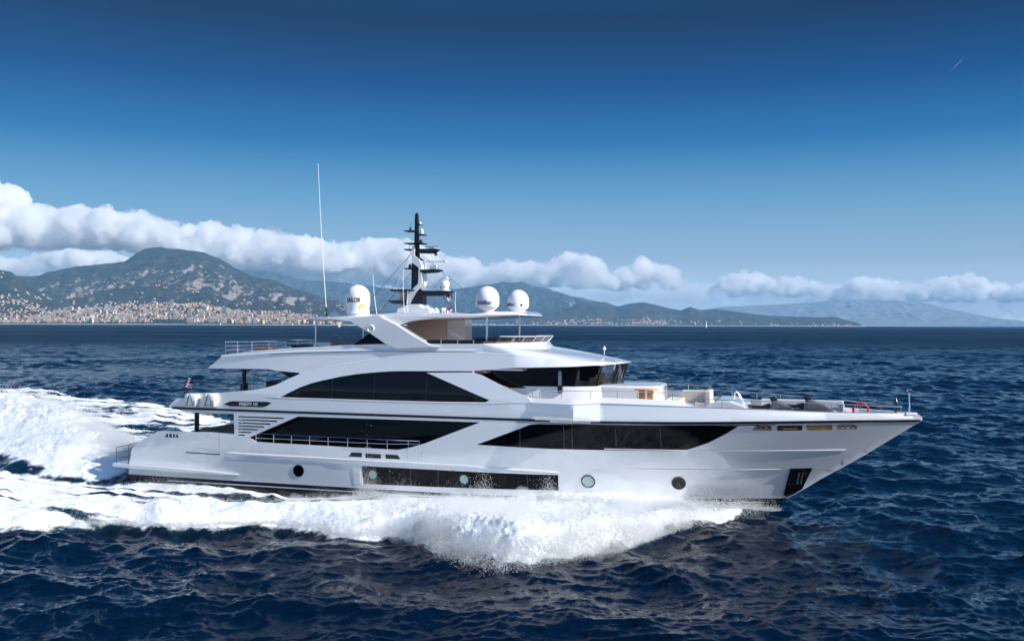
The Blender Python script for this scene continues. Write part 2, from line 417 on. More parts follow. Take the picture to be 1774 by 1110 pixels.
TR = {
'hull_aft_top': [(-19.57,1.03),(-19.36,1.87),(-18.95,2.23),(-18.03,2.71),(-17.53,2.93),(-17.21,2.97),(-15.96,2.97),(-13.97,2.99),(-12.85,2.95),(-12.66,2.94)],
'opening': [(-11.76,2.8),(-11.36,2.59),(-10.07,2.56),(-8.18,2.55),(-5.62,2.52),(-3.15,2.5),(-2.53,2.62),(-1.92,2.8),(-1.61,2.9),(1.34,4.06),(-8.8,4.03)],
'fwd_window': [(1.12,2.93),(3.94,4.04),(4.33,4.08),(6.22,4.1),(9.01,4.15),(11.68,4.19),(13.76,4.2),(13.17,3.8),(12.34,3.34),(11.51,3.03),(11.08,2.93),(10.42,2.9),(5.04,2.87)],
'low_window': [(-5.18,1.59),(5.19,1.56),(5.14,0.76),(1.34,0.73),(-5.13,0.64)],
'vent_a': [(-5.92,2.04),(-5.75,2.27),(-5.13,2.27),(-5.13,2.03)],
'vent_b': [(-4.97,2.25),(-4.07,2.24),(-4.06,2.01),(-4.97,2.01)],
'vent_c': [(-3.83,2.25),(-3.13,2.24),(-2.97,2.02),(-3.84,2.02)],
'hawse': [(-17.16,2.6),(-17.03,2.81),(-16.31,2.8),(-16.21,2.62)],
'port1': [(14.35,3.99),(14.51,4.22),(15.2,4.22),(15.25,3.99)],
'port2': [(15.47,4.23),(16.6,4.25),(16.6,3.99),(15.47,3.97)],
'port3': [(16.78,4.24),(17.94,4.28),(17.94,4.02),(16.8,3.99)],
'port4': [(18.13,4.04),(18.19,4.27),(18.9,4.29),(19.07,4.15),(19.04,4.04)],
'anchor_pocket': [(16.05,2.02),(17.08,2.04),(16.68,0.91),(16.28,0.63),(15.9,0.5),(15.72,0.65)],
'portholes': [(-8.82,1.16),(-4.57,1.15),(0.41,1.15),(6.6,1.26),(10.86,1.23)],
'rub_rail': [(-13.24,1.93),(-12.74,1.91),(-6.03,1.86),(0.34,1.84),(5.28,1.72)],
'door_line': [(-15.67,1.84),(-13.58,1.82)],
'up_aft': [(-16.7,4.25),(-16.88,4.32),(-16.41,4.75),(-15.81,4.81),(-15.72,5.05),(-13.56,5.16),(-11.53,5.35),(-10.76,5.49),(-10.15,5.66),(-9.47,5.97),(-8.8,6.25),(-7.97,6.45),(-7.45,6.59),(-6.26,6.78),(-4.82,7.01),(-3.54,7.19),(-2.52,7.31),(-0.82,7.43),(0.84,7.46),(3.04,7.36),(2.96,6.76),(1.79,6.68),(0.92,6.58),(0.93,6.49),(1.26,6.4),(2.14,6.0),(3.0,5.65),(3.76,5.37),(3.93,5.13)],
'up_under': [(-15.72,4.03),(-12.66,4.03)],
'cap': [(5.18,5.1),(6.17,5.09),(7.44,5.16),(8.46,5.15),(11.67,5.08),(15.31,4.98),(17.14,4.9),(18.78,4.84)],
'up_window': [(-9.85,5.01),(-9.37,5.25),(-8.74,5.55),(-8.05,5.79),(-7.4,5.95),(-6.4,6.16),(-5.49,6.31),(-4.45,6.42),(-3.49,6.49),(-2.94,6.51),(0.83,6.57),(0.83,6.51),(-1.61,6.45),(1.8,5.16),(1.6,5.05),(-0.82,5.01),(-4.4,5.0)],
'name_plate': [(-13.32,4.55),(-12.99,4.68),(-12.81,4.72),(-10.65,4.75),(-10.38,4.69),(-10.68,4.52),(-10.93,4.46),(-12.92,4.45)],
'fly_side': [(-14.8,6.44),(-13.95,7.04),(-13.82,7.18),(-11.86,7.42),(-9.76,7.59),(-7.15,7.74),(-5.79,7.83),(-1.45,7.9),(1.34,7.93),(1.59,7.48),(-0.86,7.38),(-2.58,7.26),(-3.6,7.12),(-4.9,6.96),(-6.36,6.72),(-7.56,6.52),(-8.09,6.36),(-8.94,6.3),(-10.32,6.38),(-10.84,6.46)],
'fly_line': [(-13.89,7.02),(-10.8,7.25),(-8.67,7.36),(-4.91,7.48),(0.92,7.52)],
'leg': [(-5.94,9.02),(-4.86,9.11),(-4.09,9.11),(-3.39,8.85),(-2.31,8.24),(-1.39,7.77),(-0.92,7.75),(-3.32,7.67),(-4.04,7.92),(-4.85,8.41)],
'leg_front': [(-4.32,9.34),(-3.31,8.93),(-2.09,8.24),(-1.69,7.97),(-1.22,7.88)],
'dark_tri': [(-5.79,7.83),(-4.92,8.41),(-4.17,7.93)],
'hardtop_s': [(-9.07,9.07),(-8.11,9.27),(-6.05,9.34),(-3.71,9.48),(-2.68,9.45),(0.16,9.5),(1.83,9.55)],
'hardtop_u': [(-9.07,9.05),(-6.65,9.06),(-0.12,9.2),(1.45,9.27)],
'hardtop_f': [(2.58,9.59),(3.0,9.35),(1.91,9.3)],
'poles': [(-8.42,9.23),(-8.41,7.65),(1.33,9.28),(1.33,8.28)],
'polesfar': [(1.19,9.33),(1.19,8.22)],
'windscreen': [(1.27,7.92),(1.73,8.17),(2.85,8.24)],
'windscreen0': [(3.34,8.26),(3.73,8.3),(3.4,8.11),(3.86,7.64)],
'brow_low': [(3.09,6.76),(4.39,6.79),(5.73,6.82),(6.71,6.85)],
'brow_front': [(8.12,6.96),(7.8,7.14),(5.7,7.44),(3.86,7.66)],
'brow_crease': [(3.66,7.28),(5.0,7.2)],
'wh_glass': [(1.79,6.39),(2.82,6.71),(2.73,5.79),(5.68,5.83),(5.04,6.62),(5.19,5.88)],
'wh_front': [(7.88,6.83),(7.64,5.85)],
'block': [(8.07,5.86),(9.76,5.92),(9.85,5.52),(9.77,5.2)],
'table': [(8.67,5.74),(9.71,5.79),(9.05,5.23),(9.65,5.24)],
'far_bulwark': [(9.46,5.59),(11.35,5.6),(12.44,5.6),(14.04,5.46),(15.75,5.2),(17.69,5.14),(18.79,5.17),(18.9,4.6)],
'mast0': [(-3.87,14.94),(-3.7,14.93),(-3.96,12.48),(-3.59,12.48)],
'mast_pole': [(-3.88,14.94),(-3.72,14.94),(-3.64,12.47),(-3.92,12.68)],
'mast_leg': [(-3.93,13.2),(-3.8,13.2),(-3.78,12.66),(-3.49,12.44),(-3.36,12.11),(-3.32,11.16),(-3.53,10.86),(-4.06,9.99),(-4.2,10.0),(-4.28,10.03),(-4.14,10.62),(-3.56,11.13),(-3.54,12.0),(-3.9,12.24),(-3.94,12.6)],
'mast_black': [(-4.04,12.26),(-3.7,11.99),(-3.7,11.18),(-4.06,10.82)],
'mast_low': [(-3.61,10.81),(-3.32,10.63),(-3.32,10.0),(-4.19,10.0)],
'mast_leg2': [(-3.68,12.48),(-3.46,12.41),(-3.35,12.14),(-3.35,11.78),(-3.27,11.66),(-3.26,10.99),(-3.39,10.76),(-3.55,10.88),(-3.5,11.42),(-3.55,12.14)],
'spread': [(-4.42,14.04),(-3.88,14.02),(-3.69,14.37),(-3.5,14.36),(-3.72,13.82),(-3.33,13.82),(-4.4,13.35),(-3.34,13.32),(-4.41,13.0),(-4.06,12.99),(-3.65,13.03),(-2.54,13.01),(-2.56,12.96),(-2.81,12.78),(-3.65,12.81),(-4.38,11.95),(-3.97,11.94),(-3.48,11.89),(-2.36,11.89),(-2.37,11.82),(-2.68,11.73),(-3.48,11.7),(-5.03,10.81),(-3.8,10.8),(-3.8,10.66),(-3.56,10.74),(-1.75,10.71),(-1.78,10.62),(-2.07,10.44),(-3.56,10.45),(-5.22,10.19),(-4.43,10.21),(-4.43,10.0),(-4.91,10.02)],
'mastbase': [(-4.65,9.7),(-3.96,9.97),(-3.3,9.98),(-3.26,9.91),(-2.99,9.94),(-2.8,9.67),(-2.73,9.52),(-4.65,9.52)],
'radar': [(-3.36,12.36),(-2.05,12.34),(-2.91,12.19),(-2.52,11.97),(-2.39,10.8),(-1.84,10.8),(-2.42,11.13),(-1.85,11.13),(-2.1,11.4),(-3.2,13.18),(-2.51,13.17)],
'cyl': [(-4.94,10.72),(-4.38,10.71),(-4.82,9.62),(-4.46,9.62)],
'ants': [(-9.08,17.77),(-8.5,9.4),(-5.73,11.6),(-5.48,9.72),(-4.2,11.98),(-4.13,10.8),(-3.69,10.64),(-3.65,9.41),(-0.94,10.63),(-0.92,9.5)],
'sail': [(-6.93,10.33),(-5.52,10.32),(-6.74,9.46),(-5.68,9.46),(-6.23,11.01)],
'int1': [(0.66,10.13),(1.89,10.13),(1.03,9.6),(1.62,9.6),(1.28,10.83)],
'rail_aft': [(-14.0,7.83),(-13.99,7.16),(-13.52,7.89),(-13.23,7.9),(-13.23,7.27),(-12.08,7.91),(-12.08,7.44),(-11.05,7.92),(-11.04,7.51),(-10.03,7.92),(-10.03,7.58)],
'up_poles': [(-12.6,6.39),(-12.6,5.32),(-15.59,3.93),(-15.59,3.05)],
'liferafts': [(-15.63,5.02),(-14.86,5.1),(-14.82,4.41),(-15.66,4.39),(-14.67,5.07),(-13.55,5.1),(-13.51,4.45),(-14.63,4.42)],
'railm': [(-11.39,3.01),(-11.39,2.56),(-10.32,3.02),(-9.26,3.01),(-8.18,3.0),(-7.1,2.99),(-5.98,2.99),(-4.86,2.98),(-3.74,2.98),(-2.58,2.98),(-1.98,2.99)],
'sternrail': [(-20.74,1.84),(-20.74,0.98),(-19.81,2.07),(-19.72,1.06),(-19.19,2.19),(-20.23,1.99)],
'platform': [(-20.41,1.05),(-19.48,1.01),(-16.6,1.0),(-12.41,0.76)],
'foreitems': [(14.67,4.93),(15.13,5.38),(15.45,5.39),(15.86,4.93),(15.86,4.93),(16.44,5.58),(16.86,5.54),(17.39,4.87),(18.81,4.83),(19.58,4.85),(19.19,5.22),(20.89,4.86),(20.88,5.64),(21.56,4.86),(21.55,5.9)],
'slide': [(13.4,5.66),(13.62,5.72),(13.98,4.89),(13.82,4.88)],
'blight': [(6.74,7.42),(6.74,7.63)],
}
# ------------------------------------------------------------------ sea
def to_boat(X, Y):
    dx, dy = X + 1.64, Y - 52.0
    return dx * BOAT_C + dy * BOAT_S, -dx * BOAT_S + dy * BOAT_C

OUT_S_X = [-120, -90, -60, -30, -16.3, -14.2, -12.7, -9.5, -6.1, -3.5, -1.6, 0.0, 2.0, 4.3, 6.3, 7.2, 8.5, 10.0, 10.5, 11.5, 14.0, 15.4, 16.2]
OUT_S_Y = [70, 52, 36, 21, 16.1, 15.1, 13.6, 13.3, 11.3, 12.0, 12.6, 11.9, 12.9, 14.9, 16.1, 15.4, 13.5, 11.2, 9.6, 6.9, 2.9, 1.3, 0.2]
OUT_P_X = [-140, -100, -64, -53, -44, -35, -26, -16, -6, 2, 6, 10, 14, 16.2]
OUT_P_Y = [80, 62, 47, 42, 36, 28, 20, 15, 13, 13, 16, 11, 2, -1.5]
INN_X = [-120, -60, -40, -30, -24, -18, -14, -9.2, -6.0, -4.6, -3.4, 10.2, 11.4, 13, 14, 15.2, 16.2]
INN_Y = [-3, -2.5, -0.3, 2.3, 4.2, 6.4, 8.0, 8.6, 7.0, 5.2, 0, 0, 1.9, 1.75, 1.35, 0.75, 0.1]
RID_X = [-120, -60, -44, -34, -27, -23, -20.6]
RID_Y = [45, 20, 12, 7, 2.6, 0.6, 0]
RID_H = [1.3, 2.6, 3.1, 2.85, 1.95, 1.0, 0.4]
RID_W = [7, 5.2, 4.2, 3.6, 2.9, 2.5, 2.2]
AMP_X = [-120, -60, -30, -14, -8, -2, 2, 5, 8, 11, 13, 14.5, 16.2]
AMP_H = [0.15, 0.3, 0.45, 0.55, 0.55, 0.65, 0.95, 1.25, 1.25, 0.9, 0.42, 0.12, 0.0]

def wake(X, Y):
    """foam cover (0..1) and raised water around the moving yacht"""
    lx, ly = to_boat(X, Y)
    s = np.abs(ly); star = ly < 0
    n1 = fbm(lx * 0.22, ly * 0.30, 4); n2 = fbm(lx * 0.9 + 40, ly * 0.9, 4)
    out = np.where(star, np.interp(lx, OUT_S_X, OUT_S_Y), np.interp(lx, OUT_P_X, OUT_P_Y))
    inn = np.interp(lx, INN_X, INN_Y)
    ed = out - s + 0.9 * n1 + 0.45 * n2
    fin = s - inn + 0.7 * n1 + 0.3 * n2
    side = sstep(-0.1, 0.9, ed) * sstep(-0.6, 1.1, fin)
    aftfade = sstep(-150, -50, lx)
    streak = fbm(lx * 0.10 + 5, ly * 0.75 + 3, 5)
    calm = sstep(-2, -16, lx)
    side *= (1 - calm * (0.32 + 0.62 * sstep(0.0, 0.40, streak)))
    side *= np.where(star, 1.0, 1 - 0.25 * sstep(2, 9, out - s))
    side *= sstep(16.5, 15.7, lx)
    # thin broken line of foam sliding along the topsides and off the quarter
    hullw = 4.15 + 0.55 * sstep(-8, -22, lx)
    line = np.exp(-((s - hullw - 0.25 * n2) / (0.22 + 0.33 * sstep(-10, -17, lx))) ** 2) * sstep(-2, -5, lx) * sstep(-34, -24, lx) * (0.85 + .15 * sstep(-10, -15, lx))
    # wake thrown up behind the transom
    ry = np.interp(lx, RID_X, RID_Y); rh = np.interp(lx, RID_X, RID_H); rw = np.interp(lx, RID_X, RID_W)
    d = (ly - ry) / rw
    aft = sstep(-20.2, -22.5, lx)
    rid = np.exp(-np.where(d < 0, d * d * 0.50, d * d * 1.5))
    ridge_f = sstep(0.05, 0.35, rid + 0.14 * n1 + 0.10 * n2) * aft * sstep(-140, -60, lx)
    foam = np.clip(np.maximum(np.maximum(side, line), ridge_f), 0, 1) * np.maximum(aftfade, 0.0)
    # heights
    amp = np.interp(lx, AMP_X, AMP_H)
    u = np.clip((out - s) / np.maximum(out, 1.0), 0, 1)
    prof = sstep(-0.02, 0.16, u + 0.05 * n1) * (1 - 0.62 * sstep(0.15, 0.62, u)) + 0.20 * sstep(0.62, 0.85, u) * sstep(1, 4, lx)
    h = amp * prof * (lx < 17) * sstep(17, 14.5, lx)
    trough = np.exp(-((s - np.interp(lx, [-30, -14, -4], [3.8, 5.8, 4.6])) / np.interp(lx, [-16, -9, -4], [1.3, 2.2, 1.2])) ** 2) * sstep(-2, -9, lx) * sstep(-45, -22, lx)
    h = h * (1 - 0.85 * trough) - 0.34 * trough
    h = h - 0.22 * sstep(10.8, 12.5, lx) * sstep(16.5, 15, lx) * sstep(1.2, 0.2, s - np.interp(lx, [11, 13, 15.5], [1.7, .9, .1]))
    h = h + rh * rid * aft * (1 + 0.16 * n1)
    # broken tumbling surface of the white water
    t3 = fbm(lx * 2.1, ly * 2.1, 4); t4 = np.abs(fbm(lx * 0.75 + 9, ly * 0.75, 4))
    rough = foam * (0.07 + 0.15 * sstep(-4, 4, lx) + 0.24 * ridge_f)
    t5 = fbm(lx * 5.5 + 3, ly * 5.5, 3)
    h = h + rough * (0.75 * t3 + 0.5 * t5 + 0.55 * (0.30 - t4)) * (0.35 + 0.65 * sstep(3.6, 5.5, s))
    # keep the swell from pushing through the hull
    inside_hull = (np.abs(lx + 2.5) < 17.5) & (s < 3.5)
    return foam, h, inside_hull

_wr = np.random.default_rng(23)
NW = 110
_wl = np.exp(np.linspace(math.log(0.24), math.log(11.0), NW))
_wd = np.radians(_wr.choice([18.0, -22.0, -88.0, -115.0], NW, p=[.44, .18, .25, .13])) + _wr.normal(0, 0.20, NW)
_wa = 0.0068 * _wl ** 0.84 * (0.6 + 0.8 * _wr.random(NW)) * np.exp(-(_wl / 13.0) ** 2)
_wp = _wr.random(NW) * 6.283
# a few long low swells that still read far out
_wl = np.concatenate([_wl, [14, 17, 21, 26, 33, 41, 52, 66]]); _wa = np.concatenate([_wa, [.05, .055, .06, .07, .08, .09, .10, .11]])
_wd = np.concatenate([_wd, np.radians([-75, -100, -60, 15, -95, -40, -110, -80])]); _wp = np.concatenate([_wp, _wr.random(8) * 6.28])
def waves(X, Y, spacing):
    Z = np.zeros_like(X); DX = np.zeros_like(X); DY = np.zeros_like(X)
    # gusts: patches of livelier and flatter water
    gust = np.clip(0.88 + 0.85 * fbm(X * 0.035, Y * 0.02, 3), 0.4, 1.5)
    for L, a, d, p in zip(_wl, _wa, _wd, _wp):
        k = 2 * math.pi / L; att = sstep(1.9, 3.6, L / spacing)
        if not att.any(): continue
        ph = k * (X * math.cos(d) + Y * math.sin(d)) + p
        c = np.cos(ph) * att * a; sn = np.sin(ph) * att * a
        Z += c; DX -= 0.85 * math.cos(d) * sn; DY -= 0.85 * math.sin(d) * sn
    return Z * gust, DX * gust, DY * gust

def sea_grid(a0, a1, na, radii):
    A = np.linspace(a0, a1, na)
    R, T = np.meshgrid(radii, A, indexing='ij')
    X, Y = R * np.sin(T), R * np.cos(T)
    sp = np.maximum(np.gradient(radii)[:, None] * np.ones_like(R), R * (A[1] - A[0]))
    f, h, ins = wake(X, Y)
    Z, DX, DY = waves(X, Y, sp)
    calm = (1 - 0.55 * f) * np.where(ins, 0.3, 1.0)
    V = np.stack([X + DX * calm, Y + DY * calm, Z * calm + h], -1).reshape(-1, 3)
    nr, nc = R.shape
    I = np.arange(nr * nc).reshape(nr, nc)
    Q = np.stack([I[:-1, :-1], I[:-1, 1:], I[1:, 1:], I[1:, :-1]], -1).reshape(-1, 4)[:, ::-1]
    return V, Q, f.ravel()

radii = [9.0]
while radii[-1] < 70000:
    r = radii[-1]
    radii.append(r * (1 + (0.0030 if r < 110 else min(0.03, 0.0030 * max(1.0, r / 330) ** 0.75))))
radii = np.array(radii)
V1, Q1, f1 = sea_grid(math.radians(-37), math.radians(37), 900, radii)
rad2 = np.concatenate([[0.5, 3, 6, 9], np.geomspace(12, 70000, 90)])
V2, Q2, f2 = sea_grid(math.radians(37), math.radians(323), 140, rad2)
rad3 = np.array([0.5, 2, 4, 6, 8, 9.0])
V3, Q3, f3 = sea_grid(math.radians(-37), math.radians(37), 60, rad3)
n1, n2 = len(V1), len(V2)
sea_m = bpy.data.materials.new('sea_water')
sea_m.use_nodes = True
def sea_material(m):
    nt = m.node_tree; n, l = nt.nodes, nt.links
    b = n['Principled BSDF']
    b.inputs['Base Color'].default_value = (0.0001, 0.0042, 0.0150, 1)
    b.inputs['Roughness'].default_value = 0.07
    b.inputs['IOR'].default_value = 1.28
    tc = n.new('ShaderNodeTexCoord')
    def noise(scale, detail, sx=1.0, sy=1.0, rot=0.0, rough=0.55):
        mp = n.new('ShaderNodeMapping'); mp.inputs['Scale'].default_value = (sx, sy, 1); mp.inputs['Rotation'].default_value = (0, 0, rot)
        nz = n.new('ShaderNodeTexNoise'); nz.inputs['Scale'].default_value = scale; nz.inputs['Detail'].default_value = detail; nz.inputs['Roughness'].default_value = rough
        l.new(tc.outputs['Object'], mp.inputs['Vector']); l.new(mp.outputs[0], nz.inputs['Vector'])
        return nz.outputs['Fac']
    def mth(op, a, b_=None, c=None):
        x = n.new('ShaderNodeMath'); x.operation = op
        for i, v in enumerate((a, b_, c)):
            if v is None: continue
            if isinstance(v, (int, float)): x.inputs[i].default_value = v
            else: l.new(v, x.inputs[i])
        return x.outputs[0]
    # ripples; swell too far off to be modelled widens the gloss instead
    ln = n.new('ShaderNodeVectorMath'); ln.operation = 'LENGTH'; l.new(tc.outputs['Object'], ln.inputs[0])
    rr = n.new('ShaderNodeMapRange'); rr.interpolation_type = 'SMOOTHSTEP'; rr.inputs['From Min'].default_value = 30; rr.inputs['From Max'].default_value = 700
    rr.inputs['To Min'].default_value = 0.06; rr.inputs['To Max'].default_value = 0.44
    l.new(ln.outputs['Value'], rr.inputs['Value'])
    gs = noise(0.006, 5, 0.30, 1.0, 0.1, 0.6)
    l.new(mth('MULTIPLY', rr.outputs[0], mth('ADD', 0.35, mth('MULTIPLY', gs, 1.3))), b.inputs['Roughness'])
    r3 = noise(0.045, 5, 0.6, 1.0, 0.1); r1 = noise(2.8, 6, 1.0, 0.55, 0.12); r2 = noise(0.34, 4, 1.0, 0.5, -0.12)
    b1 = n.new('ShaderNodeBump'); b1.inputs['Strength'].default_value = 0.8; b1.inputs['Distance'].default_value = 0.13
    l.new(r1, b1.inputs['Height'])
    b2 = n.new('ShaderNodeBump'); b2.inputs['Strength'].default_value = 0.5; b2.inputs['Distance'].default_value = 0.5
    b3 = n.new('ShaderNodeBump'); b3.inputs['Strength'].default_value = 0.6; b3.inputs['Distance'].default_value = 3.0
    l.new(r3, b3.inputs['Height']); l.new(b1.outputs[0], b3.inputs['Normal'])
    l.new(r2, b2.inputs['Height']); l.new(b3.outputs[0], b2.inputs['Normal'])
    l.new(b2.outputs[0], b.inputs['Normal'])
    # foam
    at = n.new('ShaderNodeAttribute'); at.attribute_name = 'foam'
    rot = math.radians(17)
    fa = noise(1.3, 8, 0.42, 1.0, rot, 0.66); fb = noise(5.0, 6, 0.8, 1.0, rot, 0.7); fc = noise(0.35, 5, 0.35, 1.0, rot)
    mix = mth('ADD', mth('MULTIPLY', mth('SUBTRACT', fa, 0.5), 1.35), mth('ADD', mth('MULTIPLY', mth('SUBTRACT', fb, 0.5), 0.7), mth('MULTIPLY', mth('SUBTRACT', fc, 0.5), 0.8)))
    raw = mth('ADD', mth('MULTIPLY', at.outputs['Fac'], 1.55), mth('SUBTRACT', mix, 0.50))
    mr = n.new('ShaderNodeMapRange'); mr.interpolation_type = 'SMOOTHSTEP'
    mr.inputs['From Min'].default_value = -0.02; mr.inputs['From Max'].default_value = 0.42
    l.new(raw, mr.inputs['Value'])
    gate = mth('MULTIPLY', mr.outputs[0], mth('GREATER_THAN', at.outputs['Fac'], 0.01))
    fo = n.new('ShaderNodeBsdfPrincipled')
    fo.inputs['Base Color'].default_value = (0.88, 0.90, 0.91, 1); fo.inputs['Roughness'].default_value = 0.85
    fo.inputs['Specular IOR Level'].default_value = 0.2
    fo.inputs['Subsurface Weight'].default_value = 0.0
    fbp = n.new('ShaderNodeBump'); fbp.inputs['Strength'].default_value = 0.8; fbp.inputs['Distance'].default_value = 0.12
    l.new(mth('ADD', fb, mth('MULTIPLY', fa, 1.5)), fbp.inputs['Height']); l.new(fbp.outputs[0], fo.inputs['Normal'])
    # thin aerated water under the foam's edge is a milky green-blue
    mc = n.new('ShaderNodeMix'); mc.data_type = 'RGBA'
    mc.inputs[6].default_value = (0.0001, 0.0042, 0.0150, 1); mc.inputs[7].default_value = (0.035, 0.115, 0.15, 1)
    l.new(mth('MULTIPLY', at.outputs['Fac'], 0.55), mc.inputs[0]); l.new(mc.outputs[2], b.inputs['Base Color'])
    ms = n.new('ShaderNodeMixShader')
    l.new(gate, ms.inputs[0]); l.new(b.outputs[0], ms.inputs[1]); l.new(fo.outputs[0], ms.inputs[2])
    l.new(ms.outputs[0], n['Material Output'].inputs['Surface'])
sea_material(sea_m)
sea = big_mesh('sea', np.concatenate([V1, V2, V3]), np.concatenate([Q1, Q2 + n1, Q3 + n1 + n2]), sea_m, True,
               {'foam': np.concatenate([f1, f2, f3])})
tag(sea, kind='structure')

# ------------------------------------------------------------------ spray: thrown droplets over the breaking bow wave and the wake
SPM = mat('spray_water', (0.90, 0.92, 0.93), 0.6, spec=0.3)
def spm_setup():
    nt = SPM.node_tree; n, l = nt.nodes, nt.links
    t = n.new('ShaderNodeBsdfTranslucent'); t.inputs[0].default_value = (0.92, 0.94, 0.95, 1)
    mx = n.new('ShaderNodeMixShader'); mx.inputs[0].default_value = 0.5
    l.new(n['Principled BSDF'].outputs[0], mx.inputs[1]); l.new(t.outputs[0], mx.inputs[2]); l.new(mx.outputs[0], n['Material Output'].inputs['Surface'])
spm_setup()
def spray():
    g = np.random.default_rng(41); P = []; S = []
    def add(lx, ly, hgt, r, jit=0.0):
        X = lx * BOAT_C - ly * BOAT_S - 1.64; Y = lx * BOAT_S + ly * BOAT_C + 52.0
        f, h, ins = wake(X, Y)
        P.append(np.stack([X, Y, h + hgt], -1)); S.append(r)
    # along the outer breaking front
    n = 105000
    lx = np.where(g.random(n) < .88, g.uniform(1, 15.4, n), g.uniform(-14, 1, n))
    lx = lx[g.random(n) < np.clip((15.7 - lx) / 4.2, 0.0, 1) ** 1.3]; n = len(lx)
    out = np.interp(lx, OUT_S_X, OUT_S_Y)
    ly = -(out + g.normal(-0.55, 0.5, n) * (0.35 + .65 * sstep(-2, 4, lx)) + 0.6 * fbm(lx * .5, lx * .1, 3))
    live = 0.25 + 0.75 * sstep(-4, 5, lx)
    add(lx, ly, g.exponential(0.16, n) * live, g.uniform(.004, .013, n))
    # over the whole white water
    n = 34000
    lx = np.where(g.random(n) < .7, g.uniform(-3, 11.5, n), g.uniform(-24, 0, n))
    out = np.interp(lx, OUT_S_X, OUT_S_Y); inn = np.maximum(np.interp(lx, INN_X, INN_Y), 3.4)
    ly = -(inn + (out - inn) * g.random(n))
    add(lx, ly, g.exponential(0.14, n) * (0.3 + 0.7 * sstep(-3, 5, lx)), g.uniform(.004, .012, n))
    # plumes slapping up the topsides
    for cx, wx, hh, n in [(a_, b_, c_, d_ * 2) for a_, b_, c_, d_ in ((-4.6, .55, .50, 2600), (-3.0, 1.2, .22, 1600), (0.9, 1.2, .24, 1200), (1.7, .35, .50, 900), (4.9, .30, .42, 800), (-7.2, 1.2, .14, 1200), (6.5, 1.5, .25, 2500), (9.5, 1.5, .22, 2500), (-17, 1.8, .14, 2000), (-13, 2.0, .08, 700))]:
        lx = g.normal(cx, wx, n); ly = -(4.15 + np.abs(g.normal(0, .45, n)))
        fall = np.exp(-((lx - cx) / (wx * 1.1)) ** 2)
        add(lx, ly, g.exponential(1.0, n) * hh * (.2 + fall) * .85, g.uniform(.004, .011, n))
    # fine sheet of drops peeling off the stem
    n = 4500
    lx = 15.8 - g.gamma(2.6, 0.85, n); ly = -(np.maximum(0.35, (16.2 - lx) * .52) + np.abs(g.normal(0, .35, n)))
    add(lx, ly, g.exponential(0.5, n) * np.clip(0.15 + .30 * (15.9 - lx) / 3, 0, .6), g.uniform(.004, .011, n))
    # crest of the stern wake
    n = 60000
    lx = -21 - g.exponential(13, n); ry = np.interp(lx, RID_X, RID_Y); rw = np.interp(lx, RID_X, RID_W)
    add(lx, ry + g.normal(0.1, .55, n) * rw, g.exponential(0.20, n), g.uniform(.006, .018, n))
    P_ = np.concatenate(P); S_ = np.concatenate(S); n = len(P_)
    # tetrahedral drops with random turn
    base = np.array([(1, 1, 1), (1, -1, -1), (-1, 1, -1), (-1, -1, 1)], float)
    a = g.uniform(0, 6.283, (n, 1)); c, s = np.cos(a), np.sin(a)
    bx_ = base[None, :, 0] * c - base[None, :, 1] * s; by_ = base[None, :, 0] * s + base[None, :, 1] * c; bz_ = np.repeat(base[None, :, 2], n, 0)
    st = g.uniform(.8, 1.2, (n, 1))
    V = np.stack([P_[:, 0:1] + bx_ * S_[:, None] * st, P_[:, 1:2] + by_ * S_[:, None], P_[:, 2:3] + bz_ * S_[:, None]], -1).reshape(-1, 3)
    F = (np.array([(0, 1, 2), (0, 3, 1), (0, 2, 3), (1, 3, 2)])[None] + 4 * np.arange(n)[:, None, None]).reshape(-1, 3)
    tag(big_mesh('sea_spray', V, F, SPM, True), kind='stuff')
spray()

